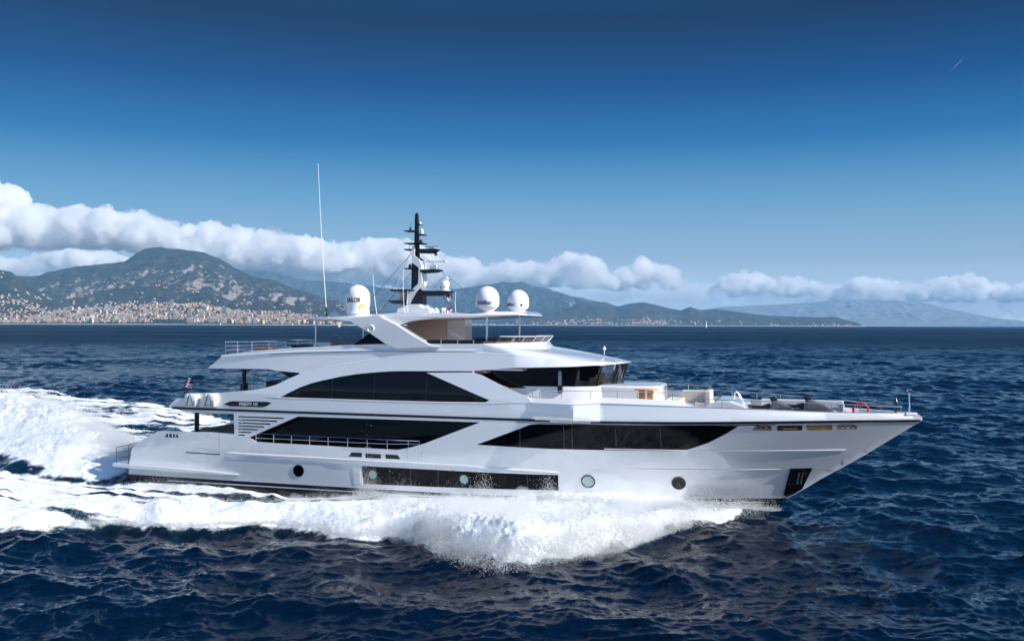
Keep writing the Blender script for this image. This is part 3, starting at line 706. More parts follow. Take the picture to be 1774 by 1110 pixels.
# soft mist hanging over the broken water: lumps of thin fog
def mist():
    g = np.random.default_rng(77); bm = bmesh.new()
    def puff(lx, ly, up, r, sq=.7):
        X = lx * BOAT_C - ly * BOAT_S - 1.64; Y = lx * BOAT_S + ly * BOAT_C + 52.0
        f, h, _ = wake(np.array([X]), np.array([Y]))
        M = Matrix.Translation((X, Y, float(h[0]) + up)) @ Matrix.Diagonal((r * 1.25, r, r * sq, 1))
        bmesh.ops.create_icosphere(bm, subdivisions=2, radius=1.0, matrix=M)
    for i in range(210):
        lx = g.uniform(0.5, 12.5) if g.random() < .8 else g.uniform(-7, 1)
        out = np.interp(lx, OUT_S_X, OUT_S_Y)
        ly = -(out - abs(g.normal(.9, 1.4)) * (0.4 + .6 * min(1, max(0, (lx + 2) / 5)))) if g.random() < .6 else -g.uniform(4.6, out)
        if -ly < 4.4: continue
        puff(lx, ly, g.uniform(-.05, .22), g.uniform(.22, .62) * (.55 + .45 * min(1, max(0, (lx + 3) / 6))))
    for i in range(70):
        lx = -21.5 - g.exponential(11); ry = np.interp(lx, RID_X, RID_Y); rw = np.interp(lx, RID_X, RID_W)
        puff(lx, ry + g.normal(.1, .55) * rw, g.uniform(0, .3), g.uniform(.25, .7))
    me = bpy.data.meshes.new('spray_mist'); bm.to_mesh(me); bm.free()
    o = bpy.data.objects.new('spray_mist', me); COL.objects.link(o)
    rm = o.modifiers.new('r', 'REMESH'); rm.mode = 'VOXEL'; rm.voxel_size = 0.10
    me2 = bpy.data.meshes.new_from_object(o.evaluated_get(bpy.context.evaluated_depsgraph_get())); o.modifiers.clear(); o.data = me2
    N = len(me2.vertices); co = np.empty(N * 3); no = np.empty(N * 3); me2.vertices.foreach_get('co', co); me2.vertices.foreach_get('normal', no)
    co = co.reshape(-1, 3); no = no.reshape(-1, 3)
    d = 0.30 * fbm(co[:, 0] * 1.3 + co[:, 2] * .9, co[:, 1] * 1.3 - co[:, 2] * 1.1, 4) + 0.10 * fbm(co[:, 0] * 5 + co[:, 2] * 4, co[:, 1] * 5 - co[:, 2] * 3, 3)
    me2.vertices.foreach_set('co', (co + no * d[:, None]).ravel()); me2.update()
    m = bpy.data.materials.new('water_mist'); m.use_nodes = True; nn = m.node_tree.nodes; nn.remove(nn['Principled BSDF'])
    v = nn.new('ShaderNodeVolumeScatter'); v.inputs['Color'].default_value = (.99, .99, .99, 1); v.inputs['Density'].default_value = 0.6; v.inputs['Anisotropy'].default_value = 0.2
    m.node_tree.links.new(v.outputs[0], nn['Material Output'].inputs['Volume'])
    me2.materials.clear(); me2.materials.append(m)
    o['kind'] = 'stuff'
mist()
# ------------------------------------------------------------------ coast, mountains, towns
FPX = 1668.0
def bx(px): return (px - 887.0) / FPX                 # tangent of the bearing
def ez(px, py): return (562.0 + 0.0036 * (px - 887) - py) / FPX   # tangent of the elevation
class Range:
    def __init__(s, name, sil, y0, y1, prof, amp, seed, nx, ny, back=1.25, gully=1.0):
        s.name, s.y0, s.y1, s.amp, s.seed, s.gully = name, y0, y1, amp, seed, gully
        s.b = np.array([bx(p) for p, _ in sil]); s.e = np.array([ez(p, q) for p, q in sil])
        s.pt, s.pe = np.array(prof).T
        s.nx, s.ny, s.back = nx, ny, back
    cliff = 0.0
    def height(s, X, Y):
        b = X / Y
        e = np.interp(b, s.b, s.e)
        t = (Y - s.y0) / (s.y1 - s.y0)
        wob = 0.05 * fbm(X / 700.0 + s.seed, Y / 900.0, 3)
        g = np.interp(np.clip(t + wob * sstep(0.1, 0.3, t) * (1 - sstep(0.8, 1.0, t)), 0, 2), s.pt, s.pe)
        z = e * g * Y
        n = fbm(X / 420.0 + s.seed * 3.1, Y / 520.0 + s.seed, 6)
        r = 1 - 2 * np.abs(fbm(X / 330.0 + s.seed * 1.7, Y / 1100.0, 5))
        w = sstep(0.06, 0.30, t) * (1 - 0.75 * sstep(0.85, 1.0, t))
        z = z + s.amp * w * (0.6 * n + 0.5 * s.gully * (r - 0.45))
        z = z + 0.12 * s.amp * fbm(X / 90.0, Y / 90.0, 4) * sstep(0.1, 0.4, t)
        return z + 2.0
    def mesh(s, m):
        B = np.linspace(s.b[0], s.b[-1], s.nx); Yv = s.y0 + (s.y1 - s.y0) * np.linspace(0, s.back, s.ny)
        Bm, Ym = np.meshgrid(B, Yv); X = Bm * Ym
        Z = s.height(X, Ym)
        ef = sstep(0, 0.02, (Bm - B[0]) / (B[-1] - B[0])) * sstep(0, 0.02, (B[-1] - Bm) / (B[-1] - B[0]))
        Z = np.where(ef < 1, Z * ef - 3 * (1 - ef), Z)
        V = np.stack([X, Ym, Z], -1).reshape(-1, 3)
        I = np.arange(s.nx * s.ny).reshape(s.ny, s.nx)
        Q = np.stack([I[:-1, :-1], I[:-1, 1:], I[1:, 1:], I[1:, :-1]], -1).reshape(-1, 4)
        t = (Ym - s.y0) / (s.y1 - s.y0) + 0.06 * fbm(X / 500.0 + 3, Ym / 500.0, 3)
        rocky = 0.14 + s.cliff * sstep(.40, .50, t) * (1 - sstep(.66, .80, t)) - 0.25 * sstep(.72, .85, t)
        return tag(big_mesh(s.name, V, Q, m, True, {'rocky': rocky.ravel()}), kind='structure')

def terrain_material(name, veg, veg2, rock, rock_amt, scale):
    m = bpy.data.materials.new(name); m.use_nodes = True
    nt = m.node_tree; n, l = nt.nodes, nt.links; b = n['Principled BSDF']
    b.inputs['Roughness'].default_value = 0.95; b.inputs['Specular IOR Level'].default_value = 0.1
    tc = n.new('ShaderNodeTexCoord'); geo_ = n.new('ShaderNodeNewGeometry')
    sx = n.new('ShaderNodeSeparateXYZ'); l.new(geo_.outputs['Normal'], sx.inputs[0])
    def nz(sc, det, rough=.6):
        t = n.new('ShaderNodeTexNoise'); t.inputs['Scale'].default_value = sc / scale; t.inputs['Detail'].default_value = det; t.inputs['Roughness'].default_value = rough
        l.new(tc.outputs['Object'], t.inputs['Vector']); return t.outputs['Fac']
    def mr(v, a, c, to0=0., to1=1.):
        r = n.new('ShaderNodeMapRange'); r.inputs['From Min'].default_value = a; r.inputs['From Max'].default_value = c
        r.inputs['To Min'].default_value = to0; r.inputs['To Max'].default_value = to1; l.new(v, r.inputs['Value']); return r.outputs[0]
    def mth(op, a, c):
        x = n.new('ShaderNodeMath'); x.operation = op
        for i, v in enumerate((a, c)):
            if isinstance(v, (int, float)): x.inputs[i].default_value = v
            else: l.new(v, x.inputs[i])
        return x.outputs[0]
    mixv = n.new('ShaderNodeMix'); mixv.data_type = 'RGBA'; mixv.inputs[6].default_value = (*veg, 1); mixv.inputs[7].default_value = (*veg2, 1)
    l.new(mr(nz(1 / 110., 8, .68), .42, .60), mixv.inputs[0])
    steep = mr(sx.outputs['Z'], 0.90, 0.66)
    rk = mth('ADD', mth('MULTIPLY', steep, 1.0), mth('SUBTRACT', mr(nz(1 / 38., 8, .72), .40, .66), 0.62 - rock_amt))
    ra = n.new('ShaderNodeAttribute'); ra.attribute_name = 'rocky'
    rk = mr(mth('ADD', rk, mth('SUBTRACT', ra.outputs['Fac'], 0.30)), 0.34, 0.70)
    mixr = n.new('ShaderNodeMix'); mixr.data_type = 'RGBA'; mixr.inputs[7].default_value = (*rock, 1)
    l.new(mixv.outputs[2], mixr.inputs[6]); l.new(rk, mixr.inputs[0])
    l.new(mixr.outputs[2], b.inputs['Base Color'])
    bp = n.new('ShaderNodeBump'); bp.inputs['Strength'].default_value = 0.8; bp.inputs['Distance'].default_value = 14 * scale
    l.new(nz(1 / 55., 7, .7), bp.inputs['Height']); l.new(bp.outputs[0], b.inputs['Normal'])
    return m
TM1 = terrain_material('wooded_limestone', (0.017, 0.021, 0.018), (0.050, 0.046, 0.036), (0.25, 0.21, 0.185), 0.10, 1.0)
TM2 = terrain_material('far_slopes', (0.032, 0.036, 0.032), (0.068, 0.064, 0.052), (0.30, 0.27, 0.24), 0.02, 1.6)
A_SIL = [(-1150, 562), (-800, 520), (-420, 470), (-150, 462), (0, 478), (41, 477), (66, 477), (120, 462), (170, 456), (215, 452), (237, 438), (250, 432), (265, 428.5), (290, 429.5), (316, 431.5), (340, 434.5), (357, 438), (379, 447), (410, 466), (442, 480), (473, 486), (505, 497), (537, 508), (560, 516), (600, 528), (640, 538), (680, 546), (720, 552), (770, 558), (800, 561)]
A_PROF = [(0, .015), (.04, .04), (.16, .21), (.30, .33), (.44, .44), (.50, .47), (.545, .60), (.60, .68), (.70, .72), (.85, .86), (1.0, 1.0), (1.25, .9)]
massif = Range('coastal_hills', A_SIL, 6000, 9600, A_PROF, 120, 3.0, 900, 340)
massif.cliff = 0.42
massif.mesh(TM1)
B_SIL = [(-900, 562), (-650, 500), (-420, 430), (-200, 440), (-60, 455), (0, 466), (19, 469), (41, 485), (63, 501), (88, 514), (120, 530), (150, 545), (175, 556), (200, 562)]
spur = Range('headland', B_SIL, 6350, 7200, [(0, .0), (.15, .25), (.5, .62), (.8, .9), (1, 1), (1.25, .9)], 38, 8.0, 380, 110)
spur.mesh(TM1)
C_SIL = [(330, 488), (426, 467), (470, 473), (520, 483), (560, 487), (620, 492), (680, 500), (740, 505), (790, 500), (830, 494), (870, 488), (905, 489), (925, 497), (950, 500), (985, 511), (1020, 520), (1050, 524), (1075, 531), (1100, 540), (1140, 555), (1160, 561)]
mid = Range('mountains', C_SIL, 13000, 16500, [(0, .01), (.2, .2), (.5, .5), (.75, .8), (1, 1), (1.25, .85)], 130, 15.0, 420, 140)
mid.mesh(TM2)
D_SIL = [(850, 558), (890, 548), (930, 538), (985, 532), (1010, 523), (1040, 525), (1065, 531), (1090, 525), (1115, 523), (1135, 527), (1165, 534), (1180, 537), (1195, 531), (1215, 537), (1240, 534), (1290, 541), (1340, 546), (1400, 549), (1450, 549), (1465, 553), (1490, 560), (1500, 562)]
low = Range('coastal_ridge', D_SIL, 11300, 12700, [(0, .02), (.15, .2), (.4, .42), (.7, .75), (1, 1), (1.25, .9)], 45, 21.0, 380, 110)
low.mesh(TM2)
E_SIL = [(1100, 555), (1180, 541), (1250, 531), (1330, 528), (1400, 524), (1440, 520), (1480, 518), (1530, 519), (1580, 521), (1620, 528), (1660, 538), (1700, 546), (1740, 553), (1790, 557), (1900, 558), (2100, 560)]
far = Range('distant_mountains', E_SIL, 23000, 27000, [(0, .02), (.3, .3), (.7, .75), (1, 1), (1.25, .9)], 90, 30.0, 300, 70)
far.mesh(terrain_material('haze_paled_slopes', (0.16, 0.16, 0.15), (0.27, 0.26, 0.24), (0.40, 0.38, 0.36), 0.05, 2.5))  # slope colours lightened to stand in for thicker haze on this range

# --- the town: individual buildings along the front, the rest as one mass
def wall_material(name, c, win=(0.10, 0.09, 0.085)):
    m = bpy.data.materials.new(name); m.use_nodes = True
    nt = m.node_tree; n, l = nt.nodes, nt.links; b = n['Principled BSDF']; b.inputs['Roughness'].default_value = 0.85
    tc = n.new('ShaderNodeTexCoord'); mp = n.new('ShaderNodeMapping'); mp.inputs['Rotation'].default_value = (math.radians(90), 0, 0)
    br = n.new('ShaderNodeTexBrick'); br.offset = 0; br.inputs['Scale'].default_value = 0.30
    br.inputs['Color1'].default_value = (*win, 1); br.inputs['Color2'].default_value = (*[x * 1.8 for x in win], 1); br.inputs['Mortar'].default_value = (*c, 1)
    br.inputs['Mortar Size'].default_value = 0.075; br.inputs['Brick Width'].default_value = 0.9; br.inputs['Row Height'].default_value = 0.95
    l.new(tc.outputs['Object'], mp.inputs[0]); l.new(mp.outputs[0], br.inputs['Vector']); l.new(br.outputs['Color'], b.inputs['Base Color'])
    return m
WALLS = {'cream': wall_material('cream_render', (0.70, 0.50, 0.34)), 'pink': wall_material('pink_render', (0.63, 0.42, 0.29)), 'white': wall_material('white_render', (0.70, 0.60, 0.50)),
         'ochre': wall_material('ochre_render', (0.60, 0.38, 0.19)), 'grey': wall_material('grey_concrete', (0.42, 0.41, 0.41)), 'blue': wall_material('blue_glass_tower', (0.10, 0.16, 0.22), (0.05, 0.09, 0.14))}
TILE = noise_tint(mat('terracotta_tiles', (0.36, 0.15, 0.08), 0.9), 0.2, 0.2); FLAT = mat('roof_gravel', (0.45, 0.42, 0.38), 0.95)
def building_mesh(w, d, h, roof):
    v, f = box(-w / 2, w / 2, -d / 2, d / 2, -12, h); k = len(f); mi = [0] * k
    if roof == 'hip':
        o = 0.6; r = h + min(w, d) * 0.22; i = d / 2 * 0.9
        v2 = [(-w / 2 - o, -d / 2 - o, h), (w / 2 + o, -d / 2 - o, h), (w / 2 + o, d / 2 + o, h), (-w / 2 - o, d / 2 + o, h), (-w / 2 + i, 0, r), (w / 2 - i, 0, r)]
        f2 = [(0, 1, 5, 4), (2, 3, 4, 5), (1, 2, 5), (3, 0, 4), (3, 2, 1, 0)]
    else:
        v2, f2 = join(box(-w / 2 - .4, w / 2 + .4, -d / 2 - .4, d / 2 + .4, h, h + 1.1), box(-w * .2, w * .15, -d * .2, d * .2, h + 1.1, h + 4))
        if roof == 'step':
            v3, f3 = join(box(-w / 2 + 1, w / 2 - w * .3, -d / 2 + 1, d / 2 - 1, h + 1.1, h + 8))
            v2, f2 = join((v2, f2), (v3, f3))
    vv, ff = join((v, f), (v2, f2))
    return vv, ff, mi + [1] * len(f2)
KINDS = [('cream flat-roofed apartment block in the coastal town under the mountain', 'cream', 30, 16, 19, 'flat'), ('pink apartment block with flat roof in the coastal town under the mountain', 'pink', 24, 16, 21, 'flat'),
         ('cream town house with terracotta hip roof in the shore town', 'cream', 20, 14, 12, 'hip'), ('white apartment slab with flat roof in the coastal town', 'white', 36, 15, 20, 'step'),
         ('ochre town house with terracotta hip roof in the shore town', 'ochre', 18, 14, 13, 'hip'), ('small pink villa with tiled hip roof in the shore town', 'pink', 16, 12, 9, 'hip'),
         ('tall pale narrow tower block standing among lower town buildings', 'white', 17, 15, 46, 'flat'), ('tall pinkish brick tower block near the town waterfront', 'pink', 18, 15, 48, 'step')]
SHORT = ['cream apartment block', 'pink apartment block', 'cream terracotta-roofed house', 'long white apartment slab', 'ochre terracotta-roofed house', 'small pink villa', 'narrow pale tower block', 'pinkish brick tower block']
protos = []
for lb, c, w, d, h, rf in KINDS:
    v, f, mi = building_mesh(w, d, h, rf)
    me = bpy.data.meshes.new('building'); me.from_pydata(v, [], f); me.materials.append(WALLS[c]); me.materials.append(TILE if rf == 'hip' else FLAT)
    for p, q in zip(me.polygons, mi): p.material_index = q
    protos.append(me)
tr_ = np.random.default_rng(77)
def ground_z(X, Y):
    z = massif.height(np.array([X]), np.array([Y]))[0]
    if spur.b[0] < X / Y < spur.b[-1] and spur.y0 < Y < spur.y1 * 1.1:
        z = max(z, spur.height(np.array([X]), np.array([Y]))[0])
    return float(z)
town_objs = 0
def place(kind, px, Y, sx=1.0, sz=1.0, label=None, rot=None, matname=None):
    global town_objs
    X = bx(px) * Y
    o = bpy.data.objects.new('apartment_building', protos[kind]); COL.objects.link(o)
    o.location = (X, Y, ground_z(X, Y)); o.scale = (sx, 1.0, sz)
    o.rotation_euler.z = (tr_.normal(0, .35) if rot is None else rot) - math.atan(bx(px)) * 0
    tag(o, label or KINDS[kind][0], 'building', 'apartment buildings of the coastal town')
    town_objs += 1
    return o
# landmark towers one can point to
for px, Y, k, sx, sz, lb in ((185, 6520, 6, 1.5, 1.05, 'tallest white tower of the tower row on the slope above the town'), (166, 6540, 6, 1.3, .8, 'stout pale tower beside the tallest white tower of the hillside row'),
                             (150, 6530, 7, 1.2, .8, 'brownish slab tower ending the hillside tower row towards the headland'), (304, 6330, 6, 1.3, .85, 'lone stout grey tower above the dark waterfront pine park'),
                             (413, 6260, 6, 1.1, 1.25, 'tallest slim white tower between the blue glass tower and the yacht'), (397, 6200, 7, 1.2, 1.0, 'pinkish tower between the blue glass tower and the slim white tower'),
                             (466, 6200, 7, 1.2, 1.0, 'lone pinkish tower standing closest to the yacht hardtop'), (134, 6250, 6, 1.5, .75, 'bright cream tower on the waterfront below the hillside tower row'),
                             (78, 6300, 6, 1.3, .5, 'short white tower below the dark headland')):
    place(k, px, Y, sx, sz, lb, rot=.3)
o = place(6, 388, 6420, 1.3, 1.25, 'dark blue glass tower behind the pale waterfront blocks', rot=.2)
me = protos[6].copy(); me.materials[0] = WALLS['blue']; o.data = me
o = place(3, 331, 6050, 1.3, 1.15, 'big pale yellow block right on the waterfront in mid town', rot=.05)
me = protos[3].copy(); me.materials[0] = WALLS['cream']; o.data = me
def density(px, e):
    return 1.0
n_ind = 285; rows = []
while len(rows) < n_ind:
    px = tr_.uniform(-25, 560); t = tr_.random() ** 1.25
    Y = 6045 + 560 * t
    if px > 470 and tr_.random() < (px - 470) / 160: continue
    if px < 110 and Y > 6300 and tr_.random() < .45: continue
    if 262 < px < 320 and Y < 6180 and tr_.random() < 0.8: continue        # the dark park on the front
    rows.append((px, Y))
for px, Y in rows:
    zone = 'below the dark headland' if px < 110 else 'below the hillside tower row' if px < 250 else 'around the waterfront pine park' if px < 345 else 'near the blue glass tower' if px < 440 else 'beyond the yacht hardtop'
    row = 'on the shoreline' if Y < 6110 else 'in the middle rows' if Y < 6230 else 'in the upper rows'
    k = int(tr_.choice(8, p=[.22, .17, .15, .13, .13, .13, .04, .03] if Y < 6350 else [.2, .15, .2, .1, .15, .2, 0, 0]))
    place(k, px, Y, tr_.uniform(.7, 1.5), tr_.uniform(.7, 1.35) * (0.8 if k > 5 else 1), SHORT[k] + ' ' + row + ' of town ' + zone)
# the crowd of smaller houses climbing the slopes, one mass
def house_mass(name, pts, m, wmin=7, wmax=15, hmin=5, hmax=9):
    V, F = [], []
    for X, Y, Z in pts:
        w, d, h = tr_.uniform(wmin, wmax), tr_.uniform(8, 13), tr_.uniform(hmin, hmax); a = tr_.normal(0, .5); c, s = math.cos(a), math.sin(a); k = len(V)
        for vx, vy, vz in ((-w / 2, -d / 2, -8), (w / 2, -d / 2, -8), (w / 2, d / 2, -8), (-w / 2, d / 2, -8), (-w / 2, -d / 2, h), (w / 2, -d / 2, h), (w / 2, d / 2, h), (-w / 2, d / 2, h)):
            V.append((X + c * vx - s * vy, Y + s * vx + c * vy, Z + vz))
        V += [(X - c * w * .2, Y - s * w * .2, Z + h + 2.6), (X + c * w * .2, Y + s * w * .2, Z + h + 2.6)]
        F += [tuple(i + k for i in q) for q in ((0, 1, 5, 4), (1, 2, 6, 5), (2, 3, 7, 6), (3, 0, 4, 7), (4, 5, 9, 8), (6, 7, 8, 9), (5, 6, 9), (7, 4, 8))]
    o = build(name, (V, F), m)
    return tag(o, kind='stuff')
HM = bpy.data.materials.new('house_walls'); HM.use_nodes = True
def hm_setup():
    nt = HM.node_tree; n, l = nt.nodes, nt.links; b = n['Principled BSDF']; b.inputs['Roughness'].default_value = 0.9
    g = n.new('ShaderNodeNewGeometry'); r = n.new('ShaderNodeValToRGB'); r.color_ramp.interpolation = 'CONSTANT'
    cols = [(0.50, 0.36, 0.24), (0.48, 0.33, 0.22), (0.50, 0.41, 0.33), (0.42, 0.26, 0.15), (0.48, 0.36, 0.27), (0.28, 0.13, 0.08)]
    r.color_ramp.elements[0].color = (*cols[0], 1); r.color_ramp.elements[1].position = .18; r.color_ramp.elements[1].color = (*cols[1], 1)
    for i, c in enumerate(cols[2:]):
        e = r.color_ramp.elements.new(.36 + .16 * i); e.color = (*c, 1)
    l.new(g.outputs['Random Per Island'], r.inputs[0]); l.new(r.outputs[0], b.inputs['Base Color'])
hm_setup()
pts = []
while len(pts) < 2600:
    px = tr_.uniform(-40, 600); u = tr_.random()
    Y = 6060 + 640 * tr_.random() if u < .74 else tr_.uniform(6500, 7500)
    X = bx(px) * Y
    dn = fbm(np.array([X / 160.]), np.array([Y / 160.]), 3)[0]
    if u >= .74 and (dn < 0.10 or px > 430 and tr_.random() < .6): continue
    if px > 480 and tr_.random() < (px - 480) / 150: continue
    if px < 110 and Y > 6300 and tr_.random() < .4: continue
    if 262 < px < 320 and Y < 6180: continue
    pts.append((X, Y, ground_z(X, Y)))
house_mass('hillside_houses', pts, HM)
pts = []
while len(pts) < 300:
    px = tr_.choice([tr_.normal(1010, 45), tr_.normal(1125, 22), tr_.uniform(780, 1480)]); Y = 11330 + abs(tr_.normal(0, 160))
    if not (800 < px < 1480): continue
    X = bx(px) * Y; pts.append((X, Y, float(low.height(np.array([X]), np.array([Y]))[0])))
house_mass('distant_town', pts, HM, 12, 28, 7, 13)
# pines of the waterfront park and dark tree clumps between the houses
PINE = noise_tint(mat('pine_green', (0.018, 0.030, 0.016), 0.95), .3, .4)
V_, F_ = [], []
for i in range(260):
    px = tr_.uniform(262, 322) if i < 130 else tr_.uniform(0, 500); Y = tr_.uniform(6030, 6170) if i < 130 else 6060 + 450 * tr_.random(); X = bx(px) * Y; z = ground_z(X, Y)
    r = tr_.uniform(5, 9)
    q = lathe([(.5, -6), (.5, 3), (r * .8, 4), (r, 7), (r * .7, 10), (.3, 12)], 7, (X, Y, z)); k = len(V_)
    V_ += [(a + tr_.normal(0, .8), b + tr_.normal(0, .8), c + tr_.normal(0, .6)) for a, b, c in q[0]]; F_ += [tuple(j + k for j in p) for p in q[1]]
tag(build('park_trees', (V_, F_), PINE), kind='stuff')
# pale strip of beach and sea wall along the shore
sw = []
for px in np.linspace(-1000, 790, 150):
    Y = 5985 + 12 * math.sin(px * .05); X = bx(px) * Y; sw.append([(X, Y, 0.3), (X, Y + 3, 3.2), (X, Y + 40, 4.0), (X, Y + 80, 6.0)])
tag(build('beach', loft(sw, flip=True), noise_tint(mat('pale_sand', (0.52, 0.47, 0.40), 0.95), .02, .2), smooth=30), kind='structure')
sw = []
for px in np.linspace(790, 1500, 60):
    Y = 11290.; X = bx(px) * Y; sw.append([(X, Y, 0.3), (X, Y + 3, 5.0), (X, Y + 60, 7.0)])
tag(build('beach', loft(sw, flip=True), mat('pale_sand')), kind='structure')

# ------------------------------------------------------------------ the yacht
WHITE = noise_tint(mat('white_gelcoat', (0.78, 0.78, 0.78), 0.20, coat=1.0, Coat_IOR=1.9), 0.8, 0.015)
BLACK = mat('black_gloss_paint', (0.006, 0.006, 0.008), 0.18, coat=0.4)
GLASS = mat('dark_window_glass', (0.0015, 0.0025, 0.004), 0.03, spec=0.32)
def hull_window_glass():
    # the hull window glass is even, near-black and low in specular
    m = mat('hull_dark_glass', (0.0010, 0.0014, 0.0022), 0.04, spec=0.20)
    return m
HGLASS = hull_window_glass()
STEEL = mat('polished_steel', (0.72, 0.72, 0.74), 0.16, 1.0)
DSTEEL = mat('dark_steel', (0.10, 0.10, 0.11), 0.25, 0.9)
ANTIF = noise_tint(mat('black_antifouling', (0.008, 0.008, 0.010), 0.35), 2.0, 0.3)
MBLACK = mat('mast_black', (0.008, 0.009, 0.012), 0.35)
TEAK = noise_tint(mat('teak', (0.36, 0.21, 0.10), 0.55), 6.0, 0.25)
DARK = mat('dark_recess', (0.010, 0.011, 0.013), 0.5)
GREY = noise_tint(mat('grey_upholstery', (0.20, 0.20, 0.21), 0.8), 4, 0.15)
BEIGE = noise_tint(mat('beige_upholstery', (0.58, 0.53, 0.46), 0.85), 4, 0.08)
SUNLIT_LINING = noise_tint(mat('sunlit_port_lining', (0.66, 0.34, 0.10), 0.25, 0.25), 5.0, 0.6)  # golden glow of sun inside the ports, put into the lining's colour
RADOME = mat('radome_white', (0.82, 0.82, 0.82), 0.30)
NAVY = mat('navy_lettering', (0.01, 0.02, 0.16), 0.4)
SILVER = mat('silver_lettering', (0.75, 0.75, 0.77), 0.35)
INK = mat('black_lettering', (0.01, 0.01, 0.012), 0.4)
SEATB = mat('black_wicker', (0.012, 0.012, 0.013), 0.6)

yacht = thing('motor_yacht', 'long white three-deck motor yacht with black windows throwing up a bow wave', 'yacht', BOAT)
Yp = yacht

# --- hull skin
xs_ = list(np.linspace(21.9, -12.6, 70))
hull_poly = [(-19.64, 0.42)] + [(x, 0.42) for x in np.linspace(-19, 15.6, 12)] + [(15.90, 0.42)]
hull_poly += [(x, z) for x, z in zip(STEM_X, STEM_Z) if 0.5 < z < 4.40] + [(22.02, 4.455)]
hull_poly += [(x, stripe_z(x)) for x in xs_] + [(-12.68, 4.27)] + list(reversed(TR['hull_aft_top']))
slats = []
for k in range(7):
    z = 3.90 - 0.165 * k
    xr = -11.78 + (z - 2.79) / (4.03 - 2.79) * (11.78 - 8.8) - 0.50
    if xr - (-12.42) > 0.15:
        slats.append([(-12.42, z - 0.036), (xr - 0.06, z - 0.036), (xr, z + 0.036), (-12.42, z + 0.036)])
hull_holes = [TR['opening'], TR['fwd_window'], TR['low_window'], TR['vent_a'], TR['vent_b'], TR['vent_c'], TR['hawse'],
              TR['port1'], TR['port2'], TR['port3'], TR['port4']] + slats
panel('hull', hull_poly, hull_b, WHITE, Yp, hull_holes, th=0.10, grid=0.33, mirror=True)
boot_poly = [(-19.6, -1.2)] + [(13.0, -1.2), (14.0, -0.7), (14.9, -0.2), (15.9, 0.42), (15.9, 0.425)] + [(x, 0.425) for x in np.linspace(15.6, -19.6, 12)]
panel('antifouling', boot_poly, hull_b, ANTIF, Yp, th=0.10, grid=0.4, mirror=True)
panel('boot_stripe', [(-17, 0.19), (14.8, 0.19), (14.9, 0.245), (-17, 0.245)], hull_b, WHITE, Yp, off=0.008, th=0.012, grid=0.9, mirror='copy')
def rub(x, z):
    if x > 7.4: return max(hull_b(x, z), upper_b(x, z))
    return max(hull_b(x, min(z, 4.2)), upper_b(x, min(z, 4.21)))
for a, b in ((-16.62, 4.9), (6.9, 21.93)):
    X_ = np.linspace(a, b, 40)
    panel('hull_stripe', [(x, stripe_z(x) - 0.085) for x in X_] + [(x, stripe_z(x) + 0.035) for x in X_[::-1]], rub, BLACK, Yp, off=0.014, th=0.02, grid=0.9, mirror='copy')
panel('trim_line', [(x, stripe_z(x) - 0.16) for x in np.linspace(3.2, 15.4, 20)] + [(x, stripe_z(x) - 0.125) for x in np.linspace(15.4, 3.2, 20)], rub, BLACK, Yp, off=0.010, th=0.014, grid=0.9)

# --- superstructure side: lower band, arch and the foredeck bulwark in one skin
ua = TR['up_aft']
bow_top = [(22.03, 4.49), (22.0, 4.62), (21.88, 4.71), (21.66, 4.79)]
up_poly = [ua[0]] + TR['up_under'] + [(-12.66, 4.272)] + [(x, stripe_z(x) + 0.002) for x in reversed(xs_)] + [(22.02, 4.458)] + bow_top
up_poly += list(reversed(TR['cap'])) + list(reversed(ua[1:]))
panel('superstructure', up_poly, upper_b, WHITE, Yp, [TR['up_window']], th=0.13, grid=0.3, mirror=True)
ow = panel('upper_window', TR['up_window'], upper_b, GLASS, Yp, off=-0.07, th=0.05, grid=0.5, mirror='copy')
for x in (-6.9, -4.5, -1.62):
    panel('window_mullion', [(x, 4.95), (x + 0.05, 4.95), (x + 0.05, 6.25 + 0.06 * (x + 6.9)), (x, 6.25 + 0.06 * (x + 6.9))], upper_b, MBLACK, ow, off=-0.062, th=0.02, grid=1)
fw = panel('forward_window', TR['fwd_window'], hull_b, HGLASS, Yp, off=-0.05, th=0.05, grid=0.4, mirror='copy')
for x in (3.35, 5.55, 5.95, 8.05, 10.15):
    panel('window_mullion', [(x, 2.9), (x + 0.04, 2.9), (x + 0.04, 4.0), (x, 4.0)], hull_b, mat('smoked_mullion', (0.03, 0.032, 0.034), 0.3), fw, off=-0.043, th=0.02, grid=1)
lw = panel('hull_window', TR['low_window'], hull_b, HGLASS, Yp, off=-0.10, th=0.05, grid=0.4, mirror='copy')
for x in (-2.5, -1.0, 3.6):
    panel('window_mullion', [(x, 0.66), (x + 0.04, 0.66), (x + 0.04, 1.56), (x, 1.56)], hull_b, mat('smoked_mullion'), lw, off=-0.094, th=0.02, grid=1)
panel('window_surround', [(-5.62, 0.60), (-5.24, 0.62), (-5.26, 1.6), (-5.66, 1.62)], hull_b, WHITE, Yp, off=0.02, th=0.03, grid=0.5)
def disc(cx, cz, r, n=20): return [(cx + r * math.cos(2 * math.pi * k / n), cz + r * math.sin(2 * math.pi * k / n)) for k in range(n)]
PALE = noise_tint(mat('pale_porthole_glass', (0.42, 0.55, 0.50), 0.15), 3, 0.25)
for i, (cx, cz) in enumerate(TR['portholes']):
    r = 0.26 if i == 0 else (0.22 if i in (1, 2) else 0.28)
    o_ = -0.09 if i in (1, 2) else 0.0
    ph = panel('porthole', disc(cx, cz, r + 0.06), hull_b, BLACK, Yp, [disc(cx, cz, r)], off=o_ + 0.03, th=0.05, grid=1, edge=0.5)
    panel('porthole_glass', disc(cx, cz, r), hull_b, PALE if i in (1, 2, 3) else GLASS, ph, off=o_ + 0.008, th=0.03, grid=1, edge=0.5)
